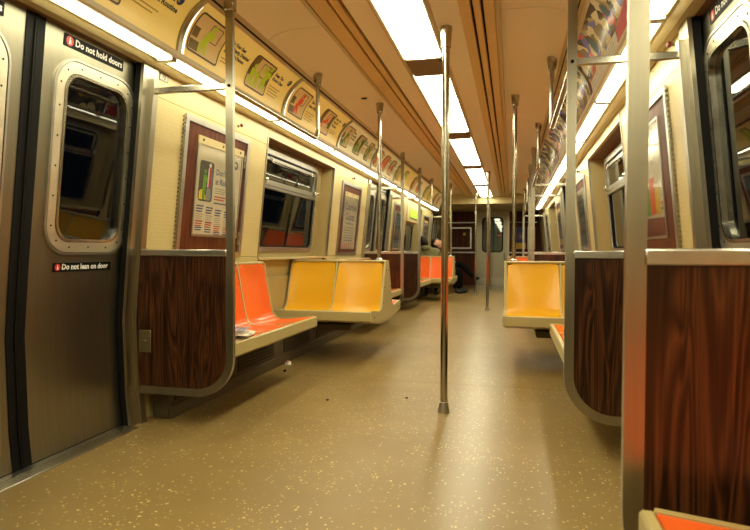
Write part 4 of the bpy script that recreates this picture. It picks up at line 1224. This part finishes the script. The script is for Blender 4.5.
def pair_unit(s, yc, near, far, label):
    """two seats facing the camera back to back with two facing away, from the wall to the aisle"""
    r = empty('double_seat_unit', (s * 0.51, yc, 0))
    tag(r, label, 'seat unit', 'back-to-back double seats')
    D = 0.612; X1 = 1.392 - 0.51; n = 2; wd = (X1 - 0.012) / n
    K = ('pair', s)
    for e, mm in ((-1, near), (1, far)):
        fn = lambda d, u, z, e=e: (s * u, e * (D - d), z)
        low = offset(TRANS, -0.019)
        poly = [(0.012, 0.40)] + low + [(0.585, 0.822), (D - 0.0005, 0.822), (D - 0.0005, 0.292), (0.40, 0.294), (0.10, 0.335), (0.012, 0.352)]
        obj('shell', MB().prism(poly, lambda d, z, u: fn(d, u, z), 0.009, X1), SHELL, r, key=K + (1, e))
        obj('front_lip', MB().box(s * 0.006, s * X1, e * (D - 0.028), e * D, 0.356, 0.4345, 0.006), SHELL, r, key=K + (2, e))
        for k in range(n + 1):
            u = min(0.012 + k * wd, X1 - 0.0075)
            obj('divider_rib', ribs(TRANS, 0.015, fn, u), SHELL, r, key=K + (4, e, k))
        for k in range(n):
            fs = lambda d, u, z, e=e: (s * u, e * (D - d), z)
            obj('seat', seat_insert(TRANS, wd - 0.015, fs), mm, r, (s * (0.012 + (k + 0.5) * wd), 0, 0), key=K + (6, e, mm.name))
    obj('top_cap', MB().box(s * 0.006, s * X1, -0.062, 0.062, 0.818, 0.838, 0.007), SHELL, r, key=K + (3,))
    # moulded end panel towards the aisle
    half = [(D, 0.358), (D, 0.432)] + [(D - d, z) for d, z in offset(TRANS, 0.013)] + [(0.045, 0.838)]
    bot = [(0.0, 0.318), (0.30, 0.322), (0.56, 0.348)]
    poly = half + [(-y, z) for y, z in reversed(half)] + [(-y, z) for y, z in reversed(bot[1:])] + bot
    obj('end_panel', MB().prism(poly, lambda y, z, u: (s * u, y, z), -0.002, 0.010), SHELL, r, key=K + (7,))
    mb = MB()
    for yy, zz in ((0.05, 0.75), (0.11, 0.60), (0.16, 0.47), (-0.05, 0.75), (-0.11, 0.60), (-0.16, 0.47), (0.5, 0.38), (-0.5, 0.38)):
        mb.tube([(-s * 0.0055, yy, zz), (-s * 0.001, yy, zz)], 0.006, 8)
    obj('screws', mb, RUBBER, r, key=K + (8,))
    mb = MB(); mb.box(s * 0.25, s * 0.70, -0.30, 0.30, 0.235, 0.294, 0.01)
    obj('bracket', mb, PLINTH, r, key=K + (9,))
    return r

bench(-1, 3.345, 'orange three-seat bench with a newspaper on it on the left wall')
bench(1, 3.345, 'orange three-seat bench mostly hidden behind the right partition')
bench(-1, 6.655, 'orange bench on the left before the second doorway')
bench(1, 6.655, 'orange bench on the right before the second doorway')
bench(-1, 9.425, 'orange bench on the left just past the second doorway')
bench(1, 9.425, 'orange bench on the right just past the second doorway')
bench(-1, 12.735, 'far left orange bench with the seated passengers')
bench(1, 12.735, 'far right orange bench near the car end')
nb_ = bench(1, 0.485, 'orange bench cut off at the bottom right corner')
nb_.location.x = 0.803
bench(-1, 0.485, 'orange bench on the left beside the camera, out of view')
pair_unit(-1, 5.0, YELLOW, ORANGE, 'yellow double seat on the left, back to back with orange seats')
pair_unit(1, 5.0, YELLOW, ORANGE, 'yellow double seat on the right of the aisle, partly hidden')
pair_unit(-1, 11.08, ORANGE, YELLOW, 'far orange double seat on the left in front of the passengers')
pair_unit(1, 11.08, ORANGE, YELLOW, 'far orange double seat on the right, peeking above the yellow one')

# heaters along the wall under the seats
for s in (-1, 1):
    for q, yb in enumerate(BAYS):
        r = empty('heater_cover', (s * 1.33, yb, 0))
        tag(r, 'low heater cover with dark grilles under the %s seats, %s' % (SIDE[s], ('behind the camera', 'near bay', 'far bay')[q]), 'heater', 'heater covers under the seats')
        K = ('heat', s)
        obj('plinth', MB().box(0.0, -s * 0.10, -2.25, 2.25, 0.001, 0.285, 0.006), PLINTH, r, key=K + (1,))
        obj('toe_rail', MB().box(-s * 0.10, -s * 0.112, -2.25, 2.25, 0.001, 0.075, 0.003), PLINTH, r, key=K + (2,))
        for yy in (-1.90, -1.15, -0.35, 0.45, 1.25, 1.95):
            gr = obj('grille', MB().box(-s * 0.098, -s * 0.104, -0.30, 0.30, 0.09, 0.255, 0.002), GRILLE, r, (0, yy, 0), key=K + (3,))
            mb = MB()
            for k in range(22):
                mb.box(-s * 0.104, -s * 0.107, -0.29 + k * 0.0272, -0.285 + k * 0.0272, 0.095, 0.25)
            for k in range(7):
                mb.box(-s * 0.104, -s * 0.107, -0.29, 0.29, 0.098 + k * 0.024, 0.102 + k * 0.024)
            tag(obj('mesh_wires', mb, PLINTH, gr, key=K + (4,)), kind='stuff')

# ------------------------------------------------------------------ car end
we = empty('wall_end', (0, Y1, 0))
tag(we, 'brown panelled end wall of the car around the end door', 'wall', kind='structure')
DX0, DX1 = -0.365, 0.435
def wbox(name, x0, x1, z0, z1, m, y0=0.0, y1=0.04, bev=0.0):
    return obj(name, MB().box(x0, x1, y0, y1, z0, z1, bev), m, we)
wbox('lower_panel', -1.42, DX0 - 0.06, 0, 0.895, MAHOGANY)
wbox('upper_panel', -1.42, DX0 - 0.06, 0.915, 1.72, MAHOGANY)
wbox('top_panel', -1.42, DX0 - 0.06, 1.74, 2.03, MAHOGANY)
wbox('chair_rail', -1.40, DX0 - 0.06, 0.89, 0.925, ALU, -0.02, 0.02, 0.004)
wbox('upper_rail', -1.40, DX0 - 0.06, 1.715, 1.745, ALU, -0.02, 0.02, 0.004)
wbox('lower_panel', DX1 + 0.06, 1.42, 0, 0.895, MAHOGANY)
wbox('upper_panel', DX1 + 0.06, 1.42, 0.915, 1.72, MAHOGANY)
wbox('top_panel', DX1 + 0.06, 1.42, 1.74, 2.03, MAHOGANY)
wbox('chair_rail', DX1 + 0.06, 1.40, 0.89, 0.925, ALU, -0.02, 0.02, 0.004)
wbox('jamb', DX0 - 0.06, DX0, 0, 1.98, STEEL, -0.03, 0.04, 0.003)
wbox('jamb', DX1, DX1 + 0.06, 0, 1.98, STEEL, -0.03, 0.04, 0.003)
wbox('lintel', DX0 - 0.06, DX1 + 0.06, 1.955, 2.03, STEEL, -0.03, 0.04, 0.003)
wbox('conduit', -1.3, 1.3, 1.86, 1.885, ALU, -0.05, -0.02, 0.004) if False else None
ed = empty('door_%d' % (doorno + 1), (0, Y1, 0))
tag(ed, 'steel end door with a tall rounded window into the next car', 'door', kind='structure')
m3 = lambda a, b, c: (a, -c, b)
hole = rrect(-0.205, 0.305, 0.94, 1.84, 0.09, 8)
mb = MB(); mb.ring(rrect(DX0, DX1, 0.01, 1.955, 0.001, 8), hole, m3, -0.03, 0.0)
obj('leaf', mb, DOORSTEEL, ed)
mb = MB(); mb.ring(rrect(-0.235, 0.335, 0.91, 1.87, 0.11, 8), rrect(-0.200, 0.300, 0.945, 1.835, 0.085, 8), m3, -0.035, 0.012)
obj('window_gasket', mb, RUBBER, ed)
obj('pane', MB().prism(hole, m3, -0.018, -0.012), GLASS, ed)
obj('handle', MB().tube([(0.37, -0.0, 0.88), (0.37, -0.05, 0.88), (0.37, -0.05, 0.72), (0.37, 0.0, 0.72)], 0.012, 10), STEEL_H, ed)
st = obj('sticker', MB().prism(rrect(0.18, 0.28, 1.335, 1.435, 0.01, 3), m3, -0.011, -0.009), SIGNRED, ed)
tag(st, 'small red warning sticker on the pane')
obj('sticker_band', MB().prism([(0.19, 1.375), (0.27, 1.375), (0.27, 1.395), (0.19, 1.395)], m3, -0.009, -0.008), WHITE, st)
obj('kick_plate', MB().prism([(DX0 + 0.03, 0.03), (DX1 - 0.03, 0.03), (DX1 - 0.03, 0.22), (DX0 + 0.03, 0.22)], m3, 0.0, 0.003), STEEL, ed)
# frames on the end wall
r = empty('notice_frame', (-0.81, Y1, 1.3))
tag(r, 'empty pale framed notice board on the brown end wall left of the door', 'frame')
mb = MB(); mb.ring(rrect(-0.29, 0.29, -0.29, 0.30, 0.006, 2), rrect(-0.255, 0.255, -0.255, 0.265, 0.004, 2), m3, 0.001, 0.02)
obj('frame', mb, ALU, r)
obj('backing', MB().box(-0.27, 0.27, -0.006, -0.001, -0.27, 0.28), MAHOGANY, r)
obj('yellow_tag', MB().box(0.06, 0.13, -0.009, -0.006, 0.08, 0.15), YELLOWINK, r)
r = empty('end_poster', (0.78, Y1, 1.3))
tag(r, 'purple and gold poster on the end wall right of the door', 'poster')
obj('sheet', MB().box(-0.15, 0.15, -0.006, -0.001, -0.30, 0.30), BLUEINK, r)
obj('gold_foot', MB().box(-0.145, 0.145, -0.008, -0.006, -0.29, -0.13), YELLOWINK, r)
obj('violet_glow', MB().prism(circle(0.0, 0.05, 0.10, 14), m3, 0.006, 0.008), mat('violet_ink', (0.16, 0.09, 0.30, 1), 0.5), r)
obj('white_glow', MB().prism(circle(0.02, 0.04, 0.045, 12), m3, 0.008, 0.009), GREYINK, r)
r = empty('end_notice', (1.07, Y1, 1.3))
tag(r, 'pale sheet notice on the end wall at the far right', 'notice')
obj('sheet', MB().box(-0.10, 0.10, -0.006, -0.001, -0.30, 0.30), PAPER, r)
obj('print_lines', MB().prism([(-.08, .1), (.08, .1), (.08, .12), (-.08, .12)], m3, 0.006, 0.007).prism([(-.08, .0), (.08, .0), (.08, .03), (-.08, .03)], m3, 0.006, 0.007), GREYINK, r)
# the next car behind the end door, seen through its window
nc = empty('wall_next_car', (0, Y1 + 0.9, 0))
tag(nc, 'dim grey-blue interior of the next car seen through the end door', 'wall', kind='structure')
NCM = mat('next_car_grey', (0.16, 0.20, 0.18, 1), 0.5, noise=0.3)
obj('side_panel', MB().box(-1.3, -1.25, 0, 6, 0, 2.2), NCM, nc)
obj('side_panel', MB().box(1.25, 1.3, 0, 6, 0, 2.2), NCM, nc)
obj('roof_panel', MB().box(-1.3, 1.3, 0, 6, 2.2, 2.25), NCM, nc)
obj('floor_panel', MB().box(-1.3, 1.3, 0, 6, -0.05, 0.0), NCM, nc)
obj('back_panel', MB().box(-1.3, 1.3, 6.0, 6.05, 0, 2.2), NCM, nc)
for k in range(3):
    obj('light_strip', MB().box(0.22, 0.5, 0.6 + k * 1.8, 1.9 + k * 1.8, 2.185, 2.195), COVE, nc)
for k in range(4):
    obj('pole', MB().tube([(-0.5 + 0.3 * k, 1.0 + k, 0), (-0.5 + 0.3 * k, 1.0 + k, 2.18)], 0.02, 8), POLE, nc)

# destination sign box in the far left window
r = empty('destination_sign', (-1.30, 10.88, 1.47))
tag(r, 'cream sign box with a glowing green panel in the far left window', 'sign')
obj('box', MB().box(-0.12, 0.03, -0.62, 0.62, 0.0, 0.34, 0.008), CREAM, r)
obj('lit_panel', MB().box(0.03, 0.034, -0.40, 0.36, 0.09, 0.25), SIGNGREEN, r)
obj('panel_frame', MB().ring(rrect(-0.42, 0.38, 0.07, 0.27, 0.01, 3), rrect(-0.40, 0.36, 0.09, 0.25, 0.008, 3), lambda a, b, c: (c, a, b), 0.03, 0.038), ALU, r)

# ------------------------------------------------------------------ newspaper and litter
r = empty('newspaper', (-0.925, 2.93, 0.43))
tag(r, 'folded newspaper lying on the orange bench', 'newspaper')
r.rotation_euler = (0, 0, 0.25)
for k in range(4):
    n = 14
    verts, faces = [], []
    w_, l_ = 0.15 - 0.01 * k, 0.26 - 0.015 * k
    for i in range(n):
        for j in range(4):
            u, v = i / (n - 1), j / 3
            z = 0.004 + k * 0.008 + 0.012 * math.sin(u * 3.1 + k) * (0.3 + u) + 0.006 * math.sin(v * 5 + k * 2)
            verts.append((-w_ / 2 + v * w_ + 0.008 * k, -l_ / 2 + u * l_ + 0.012 * (k % 2), z))
    for i in range(n - 1):
        for j in range(3):
            q = i * 4 + j
            faces.append((q, q + 1, q + 5, q + 4))
    m_ = MB().add(verts, faces)
    o = obj('page', m_, PAPER if k != 1 else GREYINK, r)
    sm = o.modifiers.new('thickness', 'SOLIDIFY'); sm.thickness = 0.003
pr = MB()
for k in range(4):
    pr.box(-0.05 + 0.03 * k, -0.028 + 0.03 * k, -0.10, 0.09, 0.046, 0.0475)
obj('print', pr, STEELBLUE, r)
def litter(x, y, label, size, m, seed):
    rnd = random.Random(seed)
    t = bmesh.new()
    bmesh.ops.create_icosphere(t, subdivisions=2, radius=size)
    for v in t.verts:
        v.co *= 0.75 + 0.5 * rnd.random()
        v.co.z = max(-size * 0.5, v.co.z * 0.7)
    mb = MB(); mb.merge(t)
    z0 = min(v.co.z for v in mb.bm.verts)
    o = obj('litter', mb, m, None, (x, y, 0.0005 - z0))
    tag(o, label, 'litter')
    return o
lt = litter(-1.17, 4.30, 'small crumpled white and red wrapper on the floor under the left seats', 0.026, WHITE, 1)
obj('red_print', MB().box(-0.012, 0.012, -0.02, 0.006, 0.012, 0.018, 0.002), SIGNRED, lt)
litter(-1.10, 4.06, 'tiny dark crumb on the floor near the crumpled wrapper', 0.012, RUBBER, 2)
litter(-0.52, 3.33, 'tiny dark scrap on the left part of the floor', 0.008, RUBBER, 3)
litter(-0.06, 3.50, 'tiny dark scrap on the floor left of the nearest pole', 0.007, RUBBER, 4)

# ------------------------------------------------------------------ passengers
def skin_part(chains, sub=1):
    """joined tube-like surface grown from connected joints: chains of (point, radius)"""
    bm = bmesh.new()
    lay = bm.verts.layers.skin.verify()
    idx = {}
    def V(p, r):
        k = tuple(round(c, 4) for c in p)
        if k not in idx:
            v = bm.verts.new(p); v[lay].radius = (r, r); v[lay].use_root = not idx
            idx[k] = v
        return idx[k]
    for ch in chains:
        vs = [V(p, r) for p, r in ch]
        for a, b in zip(vs, vs[1:]):
            if bm.edges.get((a, b)) is None:
                bm.edges.new((a, b))
    me = bpy.data.meshes.new('skeleton'); bm.to_mesh(me); bm.free()
    o = bpy.data.objects.new('skeleton', me); col.objects.link(o)
    o.modifiers.new('skin', 'SKIN')
    sb = o.modifiers.new('sub', 'SUBSURF'); sb.levels = sub; sb.render_levels = sub
    dg = bpy.context.evaluated_depsgraph_get()
    res = bpy.data.meshes.new_from_object(o.evaluated_get(dg))
    bpy.data.objects.remove(o); bpy.data.meshes.remove(me)
    return res

def mesh_obj(name, me, m, parent):
    me.materials.clear(); me.materials.append(m); me.shade_smooth()
    o = bpy.data.objects.new(name, me); col.objects.link(o); o.parent = parent
    return o

def head_geo(c, R, hair=False, long_hair=False):
    """head with brow, nose, chin and ears; local +x is the face, +z up"""
    t = bmesh.new()
    bmesh.ops.create_icosphere(t, subdivisions=4, radius=1.0)
    for v in t.verts:
        x, y, z = v.co
        if hair:
            k = 1.10
            px, py, pz = 0.098 * x * k, 0.078 * y * k, 0.118 * z * k
            if x > 0.30 and z < 0.62:                       # open over the face
                px = 0.098 * 0.30 * k
            if long_hair and z < 0 and x < 0.35:
                pz *= 1.55
                px -= 0.012
            px -= 0.008
        else:
            px, py, pz = 0.098 * x, 0.076 * y, 0.118 * z
            if z < -0.2:
                py *= 1 - 0.30 * (-z - 0.2); px *= 1 - 0.10 * (-z - 0.2)
            if x > 0.4:
                nose = math.exp(-((y / 0.16) ** 2 + ((z + 0.18) / 0.22) ** 2))
                px += 0.026 * nose
                sock = math.exp(-(((abs(y) - 0.38) / 0.18) ** 2 + ((z - 0.05) / 0.14) ** 2))
                px -= 0.012 * sock
                chin = math.exp(-((y / 0.3) ** 2 + ((z + 0.85) / 0.2) ** 2))
                px += 0.016 * chin
                lips = math.exp(-((y / 0.28) ** 2 + ((z + 0.48) / 0.08) ** 2))
                px += 0.007 * lips
            if abs(y) > 0.85 and abs(x) < 0.35 and abs(z) < 0.35:
                py += 0.012 * (1 if y > 0 else -1)
        v.co = R @ Vector((px, py, pz)) + Vector(c)
    return t

def person(name_label, loc, J, tops, legs_m, hair_long, R, hood=False):
    """J: joints in local coordinates"""
    r = empty('person', loc)
    tag(r, name_label, 'person', 'passengers')
    J = {k: Vector(v) for k, v in J.items()}
    P = lambda k: tuple(J[k])
    mid = lambda a, b, t: tuple(J[a].lerp(J[b], t))
    ch = [[(P('pelvis'), .12), (P('waist'), .115), (P('chest'), .13), (P('neck'), .055), (P('head'), .05)]]
    for q in 'ab':
        ch.append([(P('chest'), .13), (P('sho_' + q), .062), (P('elb_' + q), .042), (P('wri_' + q), .028)])
        ch.append([(P('pelvis'), .12), (P('hip_' + q), .088), (P('knee_' + q), .058), (P('ank_' + q), .036)])
    # palms and fingers
    for q in 'ab':
        w0 = J['wri_' + q]; d = (w0 - J['elb_' + q]).normalized()
        side = d.cross(Vector((0, 0, 1))).normalized()
        palm = w0 + d * .05
        ch.append([(tuple(w0), .028), (tuple(palm), .026)])
        for f_, (off, ln) in enumerate(((-.026, .062), (-.009, .074), (.009, .070), (.026, .055))):
            k = palm + side * off + d * .03
            ch.append([(tuple(palm), .026), (tuple(k), .0105), (tuple(k + d * ln * .5 + Vector((0, 0, -.008))), .0095), (tuple(k + d * ln * .85 + Vector((0, 0, -.026))), .008)])
        th = w0 + d * .02 + side * (-.035)
        ch.append([(tuple(palm), .026), (tuple(th), .011), (tuple(th + d * .04 + side * -.012), .0095)])
    body_me = skin_part(ch)
    bm = bmesh.new(); bm.from_mesh(body_me)
    hg = head_geo(P('head'), R); hg.verts.index_update()
    vs = [bm.verts.new(v.co) for v in hg.verts]
    for f_ in hg.faces:
        bm.faces.new([vs[v.index] for v in f_.verts])
    hg.free(); bm.to_mesh(body_me); bm.free()
    body = mesh_obj('body', body_me, SKIN, r)
    rm = body.modifiers.new('fuse', 'REMESH'); rm.mode = 'VOXEL'; rm.voxel_size = 0.0075; rm.use_smooth_shade = True
    for sy in (-1, 1):
        t = bmesh.new(); bmesh.ops.create_icosphere(t, subdivisions=2, radius=0.010)
        for v in t.verts:
            v.co = R @ (v.co + Vector((0.082, sy * 0.029, 0.006))) + J['head']
        mb = MB(); mb.merge(t); obj('eye', mb, BLACKCLOTH, body)
    t = bmesh.new(); bmesh.ops.create_icosphere(t, subdivisions=2, radius=0.014)
    for v in t.verts:
        v.co = R @ (Vector((v.co.x * .5, v.co.y * 1.5, v.co.z * .4)) + Vector((0.095, 0, -0.056))) + J['head']
    mb = MB(); mb.merge(t); obj('mouth', mb, LIP, body)
    mb = MB(); mb.merge(head_geo(tuple(J['head']), R, True, hair_long)); obj('hair', mb, HAIR, r)
    # coat
    cc = [[(P('pelvis'), .142), (P('waist'), .142), (P('chest'), .158), (tuple(J['neck'] - (J['neck'] - J['chest']) * .15), .082)]]
    for q in 'ab':
        cc.append([(P('chest'), .158), (P('sho_' + q), .082), (P('elb_' + q), .060), (tuple(J['wri_' + q]), .044)])
    mesh_obj('jacket', skin_part(cc, 2), tops, r)
    if hood:
        n = J['neck']
        mesh_obj('hood', skin_part([[(tuple(n + Vector((-.09, -.05, -.03))), .05), (tuple(n + Vector((.0, -.10, -.02))), .058), (tuple(n + Vector((.10, -.05, -.03))), .05)]], 2), tops, r)
    # trousers
    tr = [[(tuple(J['waist'] * .4 + J['pelvis'] * .6), .130), (P('pelvis'), .136)]]
    for q in 'ab':
        tr.append([(P('pelvis'), .136), (P('hip_' + q), .102), (mid('hip_' + q, 'knee_' + q, .6), .082), (P('knee_' + q), .072), (mid('knee_' + q, 'ank_' + q, .5), .060), (P('ank_' + q), .050)])
    mesh_obj('trousers', skin_part(tr, 2), legs_m, r)
    for q in 'ab':
        a = J['ank_' + q]; t_ = J['toe_' + q]
        d = (t_ - a); d.z = d.z if abs(a.z + loc[2] - .1) > .08 else 0
        mesh_obj('shoe', skin_part([[(tuple(a + Vector((0, 0, .0))), .046), (tuple(a * .75 + t_ * .25 + Vector((0, 0, -.03))), .046), (tuple(a * .4 + t_ * .6 + Vector((0, 0, -.012))), .042), (tuple(t_), .030)]], 2), SHOE, r)
    return r

def rot(face, up):
    x = Vector(face).normalized(); z = Vector(up); z = (z - x * z.dot(x)).normalized(); y = z.cross(x)
    return Matrix((x, y, z)).transposed()

# a: hips at the left bench, facing the aisle (+x), head tipped back
person('woman with long dark hair and grey coat leaning back on the far left bench', (-1.06, 12.64, 0),
       {'pelvis': (0.02, 0, .525), 'waist': (-.005, 0, .66), 'chest': (-.055, 0, .85), 'neck': (-.035, 0, 1.00), 'head': (.005, 0, 1.095),
        'sho_a': (-.05, -.19, .90), 'elb_a': (.03, -.22, .68), 'wri_a': (.22, -.14, .62), 'sho_b': (-.05, .19, .90), 'elb_b': (.03, .22, .68), 'wri_b': (.22, .12, .62),
        'hip_a': (.06, -.10, .52), 'knee_a': (.45, -.10, .515), 'ank_a': (.43, -.09, .10), 'toe_a': (.60, -.10, .034),
        'hip_b': (.06, .10, .52), 'knee_b': (.46, .10, .515), 'ank_b': (.50, .12, .10), 'toe_b': (.67, .13, .034)},
       GREYCOAT, BLACKCLOTH, True, rot((1, -.25, .42), (-.35, 0, 1)))
person('passenger in black with crossed legs, mostly hidden behind the nearest pole', (-1.06, 13.15, 0),
       {'pelvis': (0.02, 0, .525), 'waist': (0, 0, .66), 'chest': (-.04, 0, .85), 'neck': (-.02, 0, 1.00), 'head': (.01, 0, 1.105),
        'sho_a': (-.04, -.16, .90), 'elb_a': (.05, -.18, .68), 'wri_a': (.26, -.05, .66), 'sho_b': (-.04, .16, .90), 'elb_b': (.05, .18, .68), 'wri_b': (.26, .06, .70),
        'hip_a': (.06, -.09, .52), 'knee_a': (.48, -.02, .505), 'ank_a': (.50, .0, .10), 'toe_a': (.67, .01, .034),
        'hip_b': (.06, .09, .53), 'knee_b': (.50, .03, .64), 'ank_b': (.78, -.04, .36), 'toe_b': (.93, -.06, .33)},
       BLACKCLOTH, BLACKCLOTH, False, rot((1, 0, .05), (0, 0, 1)))
person('passenger in an olive hooded jacket seen from behind at the far left window', (-1.06, 11.50, 0),
       {'pelvis': (0, 0, .535), 'waist': (0, -.01, .68), 'chest': (-.03, -.02, .87), 'neck': (-.06, .0, 1.02), 'head': (-.11, .03, 1.115),
        'sho_a': (-.17, -.01, .92), 'elb_a': (-.19, .12, .72), 'wri_a': (-.10, .30, .66), 'sho_b': (.18, -.01, .91), 'elb_b': (.22, .12, .70), 'wri_b': (.10, .30, .66),
        'hip_a': (-.09, .05, .525), 'knee_a': (-.10, .40, .52), 'ank_a': (-.10, .42, .10), 'toe_a': (-.10, .56, .034),
        'hip_b': (.09, .05, .525), 'knee_b': (.10, .40, .52), 'ank_b': (.10, .42, .10), 'toe_b': (.10, .56, .034)},
       OLIVE, BLACKCLOTH, False, rot((-.25, 1, -.15), (-.35, .1, 1)), hood=True)
